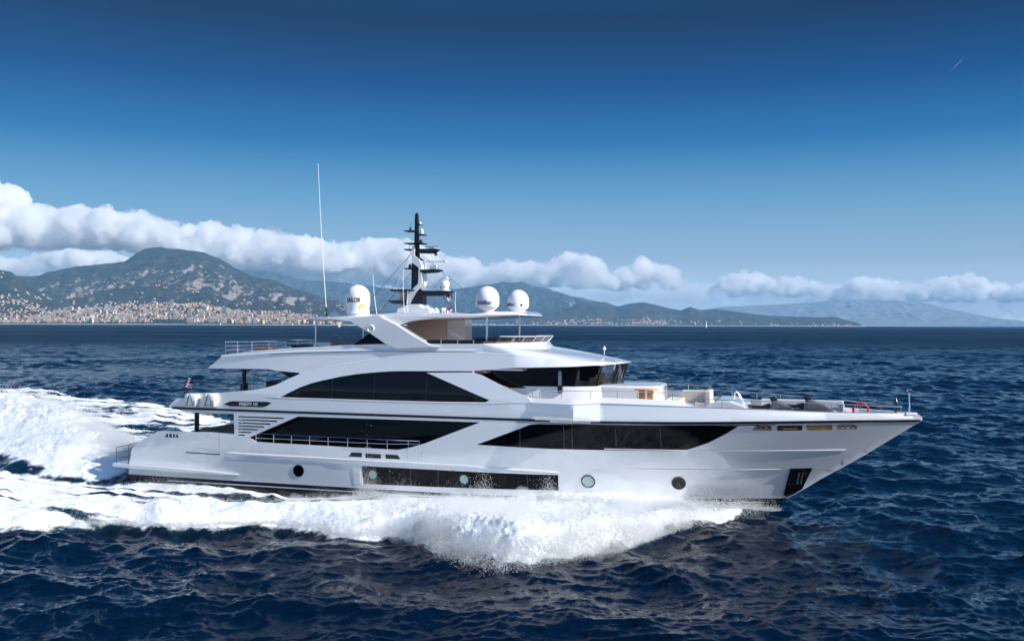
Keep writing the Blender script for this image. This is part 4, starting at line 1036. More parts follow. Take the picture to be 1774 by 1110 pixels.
for k in ('vent_a', 'vent_b', 'vent_c'):
    cx = sum(p[0] for p in TR[k]) / 4; cz = sum(p[1] for p in TR[k]) / 4
    v = panel('exhaust_vent', [(cx + (x - cx) * 1.04, cz + (z - cz) * 1.04) for x, z in TR[k]], hull_b, mat('vent_grey', (0.05, 0.052, 0.056), 0.4), Yp, off=-0.13, th=0.04, grid=1)
    panel('vent_louvre', [(cx - .3, cz - 0.02), (cx + .3, cz - 0.02), (cx + .3, cz + 0.02), (cx - .3, cz + 0.02)], hull_b, DARK, v, off=-0.12, th=0.02, grid=1)
hp = panel('hawse_port', TR['hawse'], hull_b, DARK, Yp, off=-0.11, th=0.04, grid=1)
for x in (-16.95, -16.7, -16.5):
    panel('roller', [(x, 2.62), (x + 0.07, 2.62), (x + 0.07, 2.8), (x, 2.8)], hull_b, STEEL, hp, off=-0.07, th=0.04, grid=1)
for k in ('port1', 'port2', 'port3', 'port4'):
    p_ = panel('mooring_port', TR[k], hull_b, SUNLIT_LINING if k != 'port2' else mat('dark_port_lining', (0.10, 0.055, 0.03), 0.3, 0.5), Yp, off=-0.12, th=0.03, grid=1)
    a, b = min(q[0] for q in TR[k]), max(q[0] for q in TR[k]); c, d = min(q[1] for q in TR[k]), max(q[1] for q in TR[k])
    if k in ('port1', 'port4'):
        for f in (0.25, 0.5, 0.78):
            x = a + (b - a) * f
            panel('fairlead', [(x, c + .04), (x + 0.12, c + .04), (x + 0.12, d - .04), (x, d - .04)], hull_b, STEEL, p_, off=-0.09, th=0.05, grid=1)
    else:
        panel('fairlead', [(a + .25, c + .05), (b - .2, c + .05), (b - .2, c + .13), (a + .25, c + .13)], hull_b, SUNLIT_LINING, p_, off=-0.09, th=0.03, grid=1)
ap = panel('anchor_pocket', TR['anchor_pocket'][:2] + [(16.60, 0.92), (16.22, 0.66), (15.88, 0.50), (15.72, 0.62)], hull_b, BLACK, Yp, off=0.075, th=0.10, grid=0.15, edge=0.1)
for dx in (0.0, 0.17):
    panel('anchor', [(16.32 + dx, 1.18), (16.40 + dx, 1.18), (16.50 + dx, 1.78), (16.42 + dx, 1.78)], hull_b, mat('anchor_steel', (0.22, 0.24, 0.25), 0.35, 0.6), ap, off=0.11, th=0.07, grid=1)
panel('anchor_fluke', [(15.95, 1.12), (16.62, 1.17), (16.62, 1.235), (15.95, 1.18)], hull_b, STEEL, ap, off=0.095, th=0.03, grid=1)
panel('cleat_line', [(15.75, 1.5), (16.2, 2.06), (16.22, 2.02), (15.8, 1.46)], hull_b, WHITE, ap, off=0.012, th=0.02, grid=1) if False else None
panel('balcony_wing', [(6.18, 4.33), (7.36, 4.33), (7.36, 5.13), (6.18, 5.06)], upper_b, WHITE, Yp, off=0.008, th=0.03, grid=0.5)
npl = panel('name_plate', TR['name_plate'], upper_b, BLACK, Yp, off=0.02, th=0.03, grid=0.6)
def text_mesh(s, size, shear=0.0, extr=0.004, cond=1.0, bold=0.0):
    c = bpy.data.curves.new('text', 'FONT'); c.body = s; c.size = size; c.shear = shear; c.extrude = extr
    c.offset = bold; c.align_x = 'CENTER'; c.align_y = 'CENTER'; c.resolution_u = 3
    o = bpy.data.objects.new('text', c); COL.objects.link(o)
    dg = bpy.context.evaluated_depsgraph_get()
    me = bpy.data.meshes.new_from_object(o.evaluated_get(dg))
    V = [(v.co.x * cond, v.co.y, v.co.z) for v in me.vertices]; F = [tuple(p.vertices) for p in me.polygons]
    bpy.data.objects.remove(o); bpy.data.curves.remove(c); bpy.data.meshes.remove(me)
    return V, F
V, F = text_mesh('MAJESTY 140', 0.25, 0.18, 0.004, 0.80)
build('lettering', ([(x - 11.80, -(upper_b(-11.8, 4.6) + 0.026 + z), y + 4.59) for x, y, z in V], F), SILVER, npl)

# --- rubbing strake, platform, transom
def strake(pts, out, up, dn, name='rub_strake', m=WHITE):
    R = []
    P = densify(pts, 0.5, False)
    for i, (x, z) in enumerate(P):
        e = min(1.0, (0.25 + i) / 2.0, (len(P) - 0.75 - i) / 2.0) if True else 1
        y = hull_b(x, z); o_ = out * min(1, max(0.1, e))
        R.append([(x, -y + 0.05, z + up), (x, -y - o_, z + up * 0.35), (x, -y - o_, z - dn * 0.55), (x, -y + 0.05, z - dn)])
    a = loft(R); b = flip_y(a)
    return build(name, join(a, b), m, Yp, smooth=30)
strake(TR['rub_rail'], 0.045, 0.09, 0.09)
strake([(7.5, 2.96), (13, 2.97), (18.6, 3.0)], 0.014, 0.012, 0.05, 'bow_knuckle')
strake([(8.5, 1.98), (12, 1.98), (15.6, 2.0)], 0.014, 0.012, 0.05, 'bow_knuckle')
strake([(-7.5, 1.70), (5.0, 1.62)], 0.05, 0.02, 0.05, 'shadow_step')
panel('side_door', [(-15.78, 1.80), (-13.62, 1.78), (-13.62, 1.835), (-15.78, 1.855)], hull_b, BLACK, Yp, off=0.006, th=0.01, grid=1)
panel('door_seam', [(-13.63, 1.84), (-13.605, 1.84), (-13.605, 2.94), (-13.63, 2.94)], hull_b, mat('seam_grey', (0.42, 0.42, 0.44), 0.5), Yp, off=0.004, th=0.008, grid=1)
panel('boarding_gate', [(-2.60, 1.97), (-2.58, 1.97), (-2.58, 2.6), (-2.60, 2.6)], hull_b, mat('seam_grey'), Yp, off=0.004, th=0.008, grid=1)
build('boarding_handle', tube([(-2.55, -4.14, 2.55), (-2.52, -4.18, 2.05), (-1.75, -4.18, 2.05), (-1.72, -4.14, 2.6)], 0.012), STEEL, Yp, smooth=40)
R = []
for x, y, zt, th in [(-20.75, 3.55, 1.0, .16), (-20.6, 3.9, 1.0, .17), (-19, 4.12, 1.0, .18), (-16.6, 4.22, .98, .17), (-14, 4.2, .88, .12), (-12.4, 3.99, .77, .02)]:
    R.append([(x, -y, zt), (x, -y, zt - th), (x, y, zt - th), (x, y, zt)])
v_, f_ = loft(R, closed=True); f_.append((3, 2, 1, 0))
build('swim_platform', (v_, f_), WHITE, Yp, smooth=30)
build('transom', loft([[(-19.2, -3.7, 0.4), (-19.2, 3.7, 0.4)], [(-19.05, -3.7, 1.4), (-19.05, 3.7, 1.4)], [(-17.3, -3.7, 2.35), (-17.3, 3.7, 2.35)], [(-16.6, -3.7, 2.35), (-16.6, 3.7, 2.35)], [(-16.6, -3.7, 1.95), (-16.6, 3.7, 1.95)]]), WHITE, Yp)
build('main_deck', prism_z([(-17, -3.75), (-1.0, -3.9), (1.6, -3.9), (1.6, 3.9), (-17, 3.75)], 1.80, 1.95), TEAK, Yp)
build('cockpit_sofa', join(box(-16.4, -15.6, -2.4, 2.4, 1.95, 2.45), box(-16.55, -16.3, -2.4, 2.4, 2.0, 2.85)), BEIGE, Yp, bevel=0.06)
build('saloon_wall', box(-11.6, 1.5, -2.95, 2.95, 1.95, 4.02), GLASS, Yp)
build('aft_bulkhead', box(-12.7, -11.6, -3.2, 3.2, 1.95, 4.02), mat('cockpit_grey', (0.10, 0.09, 0.085), 0.5), Yp)
build('side_bulkhead', join(box(1.5, 1.62, -3.85, -2.9, 1.95, 4.02), box(1.5, 1.62, 2.9, 3.85, 1.95, 4.02)), WHITE, Yp)
# cockpit side ramp seen through the open stern
build('cockpit_locker', join(prism([(-15.4, 2.98), (-12.75, 3.50), (-12.75, 2.6), (-15.4, 2.5)], 3.1, 3.55)), mat('cockpit_grey'), Yp)
build('upper_deck', prism_z([(-16.3, -3.6), (-15.6, -3.90), (7.2, -3.93), (9, -3.75), (9, 3.75), (7.2, 3.93), (-15.6, 3.90), (-16.3, 3.6)], 4.06, 4.22), WHITE, Yp)
fd = [(x, -(hull_b(x, 4.35) - 0.12)) for x in np.linspace(8.9, 21.2, 24)]
build('foredeck', prism_z(fd + [(x, -y) for x, y in reversed(fd)], 4.22, 4.36), noise_tint(mat('deck_offwhite', (0.50, 0.36, 0.24), 0.7), 3, 0.10), Yp)
# bulwark caps along the foredeck, outer crease to inner edge and down to the deck
capx = [p[0] for p in TR['cap']] + [21.5]; capz = [p[1] for p in TR['cap']] + [4.80]
R = []
for x in np.linspace(3.8, 21.35, 60):
    b = upper_b(x, 4.75); zc = lerp1(x, capx, capz)
    w = 0.42 if x < 10 else 0.42 - 0.2 * smooth01((x - 10) / 4); up = 0.24 * (1 - smooth01((x - 10.5) / 2.0))
    ins = min(b * 0.8, w)
    R.append([(x, -b, zc), (x, -(b - ins * 0.85), zc + up), (x, -(b - ins), zc + up - 0.02), (x, -(b - ins), 4.3)])
a = loft(R)
build('bulwark_cap', join(a, flip_y(a)), WHITE, Yp, smooth=35)
build('bow_cap', prism_z([(21.3, -0.32), (21.72, -0.1), (21.80, 0), (21.72, 0.1), (21.3, 0.32)], 4.70, 4.80), WHITE, Yp)

# bright rolled edges: along the arch and the window-sill knuckle
cr_ = densify([p for p in ua if -9.0 <= p[0] <= 3.1 and p[1] > 6.2 and not (p[0] > 0.5 and p[1] < 7.2)], 0.4, False)
for s in (-1, 1):
    build('arch_moulding', tube([(x, s * (upper_b(x, z) - 0.03), z + 0.018) for x, z in cr_], 0.035, 8), WHITE, Yp, smooth=60)
    build('sill_moulding', tube([(x, s * (upper_b(x, z) + 0.0), z) for x, z in [(-10.6, 5.03), (-9.9, 4.99), (-4.4, 4.965), (1.6, 5.01), (2.6, 5.06), (3.9, 5.10)]], 0.022, 6), WHITE, Yp, smooth=60)
# --- flybridge: overhanging side, deck, coaming
panel('flybridge_side', TR['fly_side'], fly_b, WHITE, Yp, th=0.14, grid=0.3, mirror=True)
lt = TR['fly_line']
panel('flybridge_line', [(x, z - 0.012) for x, z in lt[1:]] + [(x, z + 0.018) for x, z in reversed(lt[1:])], fly_b, mat('groove_grey', (0.12, 0.12, 0.13), 0.5), Yp, off=0.006, th=0.01, grid=1)
sh = [(x, z - 0.05) for x, z in lt]
P_ = densify(lt, 0.5, False)
a = loft([[(x, -fly_b(x, z) - 0.0, z + 0.16), (x, -fly_b(x, z) - 0.045, z + 0.05), (x, -fly_b(x, z) - 0.045, z + 0.03), (x, -fly_b(x, z), z + 0.02)] for x, z in P_])
build('flybridge_moulding', join(a, flip_y(a)), WHITE, Yp, smooth=20)
fb = lambda x, z: fly_b(x, z) - 0.02
build('flybridge_transom', loft([[(x, y * fb(x, z), z) for y in np.linspace(-1, 1, 9)] for x, z in ((-14.8, 6.44), (-13.95, 7.04), (-13.82, 7.18), (-13.6, 7.16), (-13.5, 6.7))], flip=True), WHITE, Yp, smooth=25)
fdk = [(x, -(fly_b(x, 6.5) - 0.06)) for x in np.linspace(-14.7, 1.5, 12)]
build('flybridge_deck', prism_z(fdk + [(x, -y) for x, y in reversed(fdk)], 6.47, 6.62), mat('deck_offwhite'), Yp)
top = [p for p in TR['fly_side'][2:9]]
P_ = densify(top, 0.6, False)
a = loft([[(x, -fly_b(x, z), z), (x, -(fly_b(x, z) - 0.30), z + 0.01), (x, -(fly_b(x, z) - 0.32), z - 0.02), (x, -(fly_b(x, z) - 0.32), 6.6)] for x, z in P_])
build('flybridge_coaming', join(a, flip_y(a)), WHITE, Yp, smooth=30)

# --- wheelhouse roof: brow edge, crease and crowned roof up to the flybridge front
def arc(t, x0, x1, b, n=2.6, m=0.5):
    s = math.sin(abs(t) * math.pi / 2) if abs(t) < 1 else 1.0
    s = min(1, s)
    return x0 + (x1 - x0) * s, math.copysign(b * max(0.0, 1 - s ** n) ** m, t)
# u runs from starboard aft (-1) round the front (0) to port aft (+1)
U_ = [-1 + 2 * k / 72 for k in range(73)]
def ring(x0, x1, b, zf, n=2.6, m=0.5):
    out = []
    for u in U_:
        s = math.sin((1 - abs(u)) * math.pi / 2)
        x = x0 + (x1 - x0) * s
        y = b * max(0.0, 1 - s ** n) ** m
        out.append((x, -y if u < 0 else y, zf(s)))
    return out
zc_ = lambda s: lerp1(s, [0, .26, .55, .8, 1], [7.45, 7.36, 7.20, 7.07, 6.99])
zl_ = lambda s: lerp1(s, [0, .26, .65, 1], [6.64, 6.75, 6.82, 6.95])
zb_ = lambda s: lerp1(s, [0, 1], [7.92, 7.66])
def lim(rg, d=0.0):
    return [(x, math.copysign(min(abs(y), 3.60 + d + max(0, x - 1.2) * 0.086), y), z) for x, y, z in rg]
crease = lim(ring(1.2, 8.10, 3.82, zc_))
rings = [ring(1.2, 7.55, 3.2, lambda s: zl_(s) + 0.03), lim(ring(1.2, 7.98, 3.82, zl_), .04), lim(ring(1.2, 8.13, 3.91, lambda s: zl_(s) + 0.02), .092), crease]
for k in range(1, 9):
    f = k / 8
    rings.append([((1 - f) * a[0] + f * b[0], (1 - f) * a[1] + f * b[1], (1 - f) * a[2] + f * b[2] + 0.055 * math.sin(math.pi * f) * min(1, max(0, a[0] - 1.2)))
                  for a, b in zip(crease, ring(1.15, 3.88, 3.585, zb_))])
build('wheelhouse_roof', loft(rings), WHITE, Yp, smooth=38)
# flybridge windscreen fairing and tinted glass, flaring outwards
fair0 = ring(1.15, 3.88, 3.585, zb_); fair1 = ring(1.15, 3.55, 3.50, lambda s: 7.94 + 0.06 * s)
build('windscreen_fairing', loft([fair0, fair1]), WHITE, Yp, smooth=40)
TINT = bpy.data.materials.new('tinted_windscreen'); TINT.use_nodes = True
def tint_glass(m, tr, gl):
    nt = m.node_tree; n, l = nt.nodes, nt.links; n.remove(n['Principled BSDF'])
    t = n.new('ShaderNodeBsdfTransparent'); t.inputs[0].default_value = (*tr, 1)
    g = n.new('ShaderNodeBsdfGlossy'); g.inputs['Roughness'].default_value = 0.03; g.inputs[0].default_value = (0.9, 0.9, 0.9, 1)
    fr = n.new('ShaderNodeFresnel'); fr.inputs['IOR'].default_value = gl
    mx = n.new('ShaderNodeMixShader')
    l.new(fr.outputs[0], mx.inputs[0]); l.new(t.outputs[0], mx.inputs[1]); l.new(g.outputs[0], mx.inputs[2])
    l.new(mx.outputs[0], n['Material Output'].inputs['Surface'])
tint_glass(TINT, (0.55, 0.45, 0.40), 1.5)
fair2 = ring(1.25, 3.80, 3.56, lambda s: 7.94 + 0.36 * smooth01(s / 0.30) if s < 0.3 else 8.30)
ws = build('flybridge_windscreen', loft([fair1, fair2]), TINT, Yp, smooth=40)
for i in (20, 26, 32, 40, 46, 52):
    a, b = Vector(fair1[i]), Vector(fair2[i])
    build('windscreen_post', tube([a, b], 0.022, 5), WHITE, ws)
build('windscreen_rail', tube(fair2[8:-8], 0.02, 5), WHITE, ws, smooth=50)
for s in (1, -1):
    ss = build('side_screen', prism([(-1.75, 7.89), (1.25, 7.93), (1.35, 8.12), (-1.75, 8.1)], s * 3.50 - .01, s * 3.50 + .01), mat('smoked_screen', (0.02, 0.018, 0.017), 0.05), Yp)
for x in (-1.0, -0.1, 0.75):
    build('screen_post', box(x, x + 0.06, -3.54, -3.515, 7.86, 8.13), STEEL, ss)

# --- wheelhouse: white base, black glass band, raked panes
def whring(dx, db, z, z2=None):
    return ring(1.2, 7.64 + dx, 2.92 + db, lambda s: z + (0 if z2 is None else (z2 - z) * s), 4.2, 0.46)
g0, g1 = whring(0, 0, 5.80, 5.84), whring(0.30, 0.03, 6.74, 6.86)
build('wheelhouse_base', loft([whring(0.30, 0.10, 4.2), whring(0.12, 0.06, 5.7), whring(0.05, 0.04, 5.80, 5.84), whring(-0.12, -0.1, 5.82, 5.86)]), WHITE, Yp, smooth=40)
GL2 = bpy.data.materials.new('wheelhouse_front_glass'); GL2.use_nodes = True
tint_glass(GL2, (0.84, 0.86, 0.86), 1.35)
S0 = 18
wg = build('wheelhouse_glass', loft([g0[:S0 + 1], g1[:S0 + 1]]), GLASS, Yp, smooth=40)
build('wheelhouse_glass', loft([g0[72 - S0:], g1[72 - S0:]]), GLASS, Yp, smooth=40)
wf = build('wheelhouse_windscreen', loft([g0[S0:73 - S0], g1[S0:73 - S0]]), GL2, Yp, smooth=40)
for i in (18, 24, 30, 36, 42, 48, 54):
    build('windscreen_pillar', tube([g0[i], g1[i]], 0.05, 6), BLACK, wf)
for i in (31, 36, 41):
    a, b = Vector(g0[i]), Vector(g1[i]); o_ = Vector((0.06, 0, 0.0))
    build('wiper', tube([a + o_, a + (b - a) * 0.65 + o_ + Vector((-0.05, 0.12, 0))], 0.014, 5), DARK, wf)
build('wheelhouse_floor', prism_z([(1.5, -2.7), (6, -2.5), (7, -1.5), (7, 1.5), (6, 2.5), (1.5, 2.7)], 5.3, 5.4), DARK, Yp)
build('helm_console', join(box(6.2, 6.9, -1.6, 1.6, 5.4, 5.95), prism([(6.9, 5.95), (6.6, 6.2), (6.2, 6.2), (6.2, 5.95)], -1.2, 1.2)), TEAK, Yp, bevel=0.04)
for y in (-.8, .4): build('helm_seat', join(box(5.2, 5.7, y - .28, y + .28, 5.75, 5.9), box(5.15, 5.28, y - .28, y + .28, 5.8, 6.5)), BEIGE, Yp, bevel=0.05)
build('wheelhouse_bulkhead', box(4.6, 4.7, -2.6, 2.6, 5.3, 6.8), mat('wheelhouse_wood', (0.16, 0.08, 0.04), 0.4), Yp)
sd = build('wheelhouse_door', box(5.02, 5.24, -3.05, -2.80, 5.55, 6.64), BLACK, Yp)
build('door_pane', box(5.05, 5.21, -3.062, -3.04, 5.9, 6.6), mat('pale_pane', (0.18, 0.26, 0.32), 0.05), sd)
# dark diagonal infill behind the arch and the soffit under it
build('wing_soffit', join(box(0.9, 3.4, -3.7, -2.8, 6.62, 6.70), box(0.9, 3.4, 2.8, 3.7, 6.62, 6.70)), WHITE, Yp)
build('side_deck', join(box(1.0, 9.0, -3.9, -2.6, 4.22, 4.35), box(1.0, 9.0, 2.6, 3.9, 4.22, 4.35)), mat('deck_offwhite'), Yp)
for s in (-1, 1): build('bridge_wing_glass', prism([(1.75, 6.40), (3.4, 5.72), (2.5, 5.72), (1.0, 6.3)], s * 2.97 - .01, s * 2.97 + .01), GLASS, Yp)
build('upper_bulkhead', box(-9.3, 1.2, -3.4, 3.4, 4.2, 6.5), DARK, Yp)
for s in (-1, 1): build('aft_glass_wing', prism([(-10.35, 6.37), (-8.9, 6.3), (-9.5, 5.95)], s * 3.45 - .04, s * 3.45 + .04), GLASS, Yp)
# --- hardtop with its raked legs
hx = [-9.07, -8.6, -8.1, -7, -6, -4.8, -3.7, -2.6, -1, 0.2, 1.2, 1.83, 2.3, 2.6, 2.85, 3.0]
ht = TR['hardtop_s'] + [(2.58, 9.57), (2.85, 9.47), (3.0, 9.38)]
hbm = TR['hardtop_u'] + [(3.0, 9.355)]
hw_x = [-9.07, -8.6, -8.1, -6, -3, 0.5, 1.8, 2.4, 2.8, 3.0]; hw = [2.7, 3.1, 3.3, 3.45, 3.45, 3.40, 3.15, 2.7, 2.1, 1.5]
R = []
for x in hx:
    zt = lerp1(x, [p[0] for p in ht], [p[1] for p in ht]); zb = lerp1(x, [p[0] for p in hbm], [p[1] for p in hbm]); w = lerp1(x, hw_x, hw)
    th = max(0.015, zt - zb)
    ys = [-w, -w + 0.03, -w + 0.25, -w * .5, 0, w * .5, w - 0.25, w - 0.03, w]
    R.append([(x, y, zb + th * (0.30 if abs(y) == w else 0.72 if abs(y) > w - .1 else 1.0) + (0.04 * (1 - (y / w) ** 2))) for y in ys]
             + [(x, y, zb + (0.012 if abs(y) < w - .1 else 0)) for y in (w - .12, w * .5, 0, -w * .5, -w + .12)])
v_, f_ = loft(R, closed=True, flip=True); n = len(R[0]); f_.append(tuple(range(n))); f_.append(tuple(reversed(range(len(v_) - n, len(v_)))))
hard = build('hardtop', (v_, f_), WHITE, Yp, smooth=35)
leg_poly = [(-6.9, 9.12), (-4.32, 9.40), (-4.05, 9.20), (-3.36, 8.90), (-2.30, 8.27), (-1.50, 7.86), (-0.9, 7.74), (-3.32, 7.62), (-4.04, 7.92), (-4.85, 8.42), (-5.94, 9.0)]
for s in (-1, 1):
    lg = build('hardtop_leg', prism(leg_poly, s * 3.74, s * 2.95), WHITE, Yp, bevel=0.05)
    build('leg_window', prism([(-5.85, 7.80), (-4.90, 8.42), (-4.10, 7.90)], s * 3.58 - .02, s * 3.58 + .02), GLASS, lg)
    tor = [(-4.78 + 0.17 * math.cos(q), s * 3.76, 8.67 + 0.17 * math.sin(q)) for q in np.linspace(0, 2 * math.pi, 18, endpoint=False)]
    build('speaker_ring', tube(tor, 0.045, 6, closed=True), WHITE, lg, smooth=60)
    fl = [(-4.35, 9.2), (-3.0, 9.25), (-1.2, 9.2), (-2.2, 9.12), (-2.9, 9.0), (-3.3, 8.85)]
    build('leg_gusset', prism(fl, s * 3.45, s * 3.0), WHITE, lg, bevel=0.03)
build('bar_column', box(-1.75, -0.75, -0.6, 0.6, 6.6, 9.2), WHITE, Yp, bevel=0.03)
build('bar_counter', box(-4.1, -1.75, -0.5, 0.5, 6.6, 9.19), mat('bounce_lit_beige', (0.78, 0.62, 0.53), 0.6), Yp, bevel=0.03)  # counter's beige is raised to include the warm bounce light under the hardtop
def pole(name, x, y, z0, z1, r, m=STEEL):
    return build(name, tube([(x, y, z0), (x, y, z1)], r, 10), m, Yp, smooth=40)
for s in (-1, 1):
    pole('hardtop_pole', 1.27, s * 2.9, 7.0, 9.29, 0.055)
    pole('hardtop_pole', -8.41, s * 2.9, 7.0, 9.10, 0.05)
    pole('upper_deck_pole', -12.6, s * 3.2, 4.2, 6.5, 0.115, mat('black_chrome', (0.03, 0.03, 0.034), 0.12, 0.8))
    pole('main_deck_pole', -15.59, s * 3.2, 2.0, 4.08, 0.13, mat('black_chrome'))

# --- satellite domes
def dome(x, y, z, r, hcyl, htot, neck, word=None, wm=None, wsize=0.2, wz=0.5, wang=-90, cond=0.85):
    prof = [(neck, 0.0), (neck, 0.08), (neck + 0.05, 0.10), (r * 0.93, hcyl * 0.42), (r, hcyl * 0.60), (r, hcyl)]
    hd = htot - hcyl
    prof += [(max(0.002, r * math.cos(q)), hcyl + hd * math.sin(q)) for q in np.linspace(0.12, math.pi / 2, 14)]
    d = build('satellite_dome', lathe(prof, 40, (x, y, z)), RADOME, Yp, smooth=25)
    if word:
        V, F = text_mesh(word, wsize, 0, 0.003, cond, 0.010 if word == 'SAILOR' else 0.006)
        out = []
        for tx, ty, tz in V:
            a = math.radians(wang) + tx / r
            out.append((x + (r + 0.004 + tz) * math.cos(a), y + (r + 0.004 + tz) * math.sin(a), z + wz + ty))
        build('lettering', (out, F), wm, d)
    return d
dome(1.26, -2.8, 9.50, 0.605, 0.72, 1.34, 0.30, 'Intellian', NAVY, 0.30, 0.50, -89)
d2 = dome(1.22, 2.8, 9.52, 0.605, 0.72, 1.34, 0.30, 'Intellian', NAVY, 0.30, 0.50, -131)
build('dome_hatch', xf(lathe([(0.07, 0), (0.07, 0.02)], 12), Matrix.Translation((1.22 + 0.61 * math.cos(math.radians(-57)), 2.8 - 0.61 * math.sin(math.radians(57)), 9.98)) @ Matrix.Rotation(math.radians(90), 4, 'X')), INK, d2)
d3 = dome(-6.23, -2.3, 9.36, 0.655, 0.98, 1.64, 0.58, 'SAILOR', INK, 0.32, 0.80, -87, 0.75)
sa = math.radians(-44)
tri = [(-.17, 0), (.17, 0), (0, .28)]
build('warning_sign', ([(-6.23 + (0.661 + d) * math.cos(sa + u / 0.7), -2.3 + (0.661 + d) * math.sin(sa + u / 0.7), 9.36 + 0.40 + w) for d in (0, 0.004) for u, w in tri], [(0, 1, 2), (3, 4, 5), (0, 1, 4, 3), (1, 2, 5, 4), (2, 0, 3, 5)]), mat('warning_yellow', (0.85, 0.60, 0.03), 0.5), d3)
build('antenna_dome', lathe([(0.20, 0), (0.33, 0.06), (0.34, 0.14), (0.25, 0.23), (0.10, 0.27), (0.01, 0.28)], 20, (-7.75, -2.0, 9.27)), RADOME, Yp, smooth=40)

# --- mast
mast = build('mast', prism([(-3.88, 14.95), (-3.72, 14.95), (-3.62, 12.3), (-3.60, 11.8), (-4.02, 11.9), (-4.04, 12.26), (-3.92, 12.68)], -0.10, 0.10), MBLACK, Yp, bevel=0.02)
build('mast_core', join(prism([(-4.04, 12.26), (-3.70, 11.99), (-3.70, 11.18), (-4.06, 10.82)], -.14, .14), prism([(-3.61, 10.81), (-3.32, 10.63), (-3.32, 9.9), (-4.19, 9.9)], -.3, .3)), MBLACK, mast)
for s in (-1, 1):
    build('mast_leg', prism(TR['mast_leg'], s * 0.36, s * 0.20), WHITE, mast, bevel=0.02)
build('mast_brace', prism(TR['mast_leg2'], -0.18, 0.18), WHITE, mast, bevel=0.02)
SP = TR['spread']
spreaders = [box(-4.42, -3.85, -.35, .35, 14.00, 14.05), box(-3.78, -3.50, -.16, .16, 14.34, 14.38), box(-3.75, -3.33, -.35, .35, 13.79, 13.84),
             box(-4.40, -3.34, -.45, .45, 13.31, 13.36), box(-4.41, -4.0, -.4, .4, 12.97, 13.03), prism(SP[11:16] if False else [(-3.65, 13.03), (-2.54, 13.01), (-2.56, 12.96), (-2.81, 12.78), (-3.65, 12.81)], -.32, .32),
             box(-4.38, -3.95, -.4, .4, 11.92, 11.98), prism([(-3.48, 11.89), (-2.36, 11.89), (-2.37, 11.82), (-2.68, 11.73), (-3.48, 11.70)], -.36, .36),
             box(-5.03, -3.78, -.8, .8, 10.70, 10.80), prism([(-3.56, 10.74), (-1.75, 10.71), (-1.78, 10.62), (-2.07, 10.44), (-3.56, 10.45)], -.42, .42),
             prism([(-5.22, 10.19), (-4.40, 10.21), (-4.40, 10.0), (-4.91, 10.02)], -.8, .8)]
for sp in spreaders:
    build('spreader', sp, MBLACK, mast, bevel=0.012)
build('radar_scanner', join(box(-3.36, -2.12, -.06, .06, 12.30, 12.38), box(-2.16, -2.05, -.08, .08, 12.26, 12.42)), WHITE, mast, bevel=0.02)
build('radar_pedestal', join(box(-2.95, -2.55, -.2, .2, 11.9, 12.16), lathe([(.07, 12.1), (.07, 12.32)], 10, (-2.75, 0, 0))), WHITE, mast, bevel=0.02)
build('radar_scanner', join(box(-3.22, -2.48, -.05, .05, 13.14, 13.19), box(-3.02, -2.72, -.12, .12, 13.03, 13.14)), mat('scanner_grey', (0.45, 0.48, 0.48), 0.4), mast)
cam_ = build('thermal_camera', join(lathe([(.30, 0), (.30, .06), (.20, .10), (.26, .2), (.28, .42), (.2, .56)], 16, (-2.14, 0, 10.72)), xf(lathe([(.13, -.3), (.15, 0), (.13, .22)], 12), Matrix.Translation((-2.12, -.1, 11.34)) @ Matrix.Rotation(math.radians(60), 4, 'Y'))), WHITE, mast, smooth=40)
build('searchlight', xf(lathe([(.1, -.14), (.18, -.05), (.19, .1), (.17, .12)], 14), Matrix.Translation((-1.88, 0, 10.36)) @ Matrix.Rotation(math.radians(115), 4, 'Y')), STEEL, mast, smooth=40)
for x, y, z, r, h, m_ in ((-4.17, 0, 14.05, .07, .22, MBLACK), (-3.50, 0, 13.84, .09, .30, RADOME), (-3.52, -.05, 13.36, .08, .20, MBLACK), (-4.2, 0, 11.98, .08, .22, MBLACK), (-3.6, 0, 14.38, .07, .14, RADOME), (-3.8, 0, 14.93, .07, .10, MBLACK), (-2.66, 0, 12.66, .09, .13, DSTEEL), (-4.05, -.2, 14.05, .025, .5, STEEL)):
    build('navigation_light', lathe([(r * .8, 0), (r, .02), (r, h * .8), (r * .6, h)], 10, (x, y, z)), m_, mast, smooth=40)
build('horn_mast', lathe([(.02, 0), (.02, .16), (.08, .19)], 8, (-4.24, 0, 13.03)), RADOME, mast)
build('mast_cylinder', lathe([(.20, 9.6), (.30, 10.2), (.34, 10.68), (.30, 10.70)], 18, (-4.68, 0.4, 0)), RADOME, mast, smooth=40)
build('mast_base', join(prism([(-4.70, 9.40), (-4.60, 9.74), (-3.96, 9.98), (-3.30, 9.99), (-3.22, 9.80), (-2.75, 9.74), (-2.70, 9.40)], -.75, .75), box(-3.26, -2.98, -.4, .3, 9.7, 9.94), box(-2.95, -2.72, -.5, .1, 9.5, 9.78)), WHITE, mast, bevel=0.03)
for x, y in ((-2.5, -.3), (-2.3, .1), (-2.05, -.2)):
    build('deck_light', lathe([(.03, 9.4), (.03, 9.62), (.08, 9.66), (.08, 9.74), (.03, 9.8)], 8, (x, y, 0)), RADOME, mast)
for a, b in (((-4.05, 0, 12.85), (-6.1, -2.5, 9.5)), ((-4.0, 0, 11.9), (-5.5, -1.0, 9.6)), ((-3.5, 0, 12.7), (1.1, -2.3, 9.7)), ((-3.4, 0, 11.7), (-1.75, 1.0, 9.5)), ((-4.0, -.3, 12.9), (-5.0, -.6, 10.8))):
    build('stay_wire', tube([a, b], 0.011, 4), DSTEEL, mast)
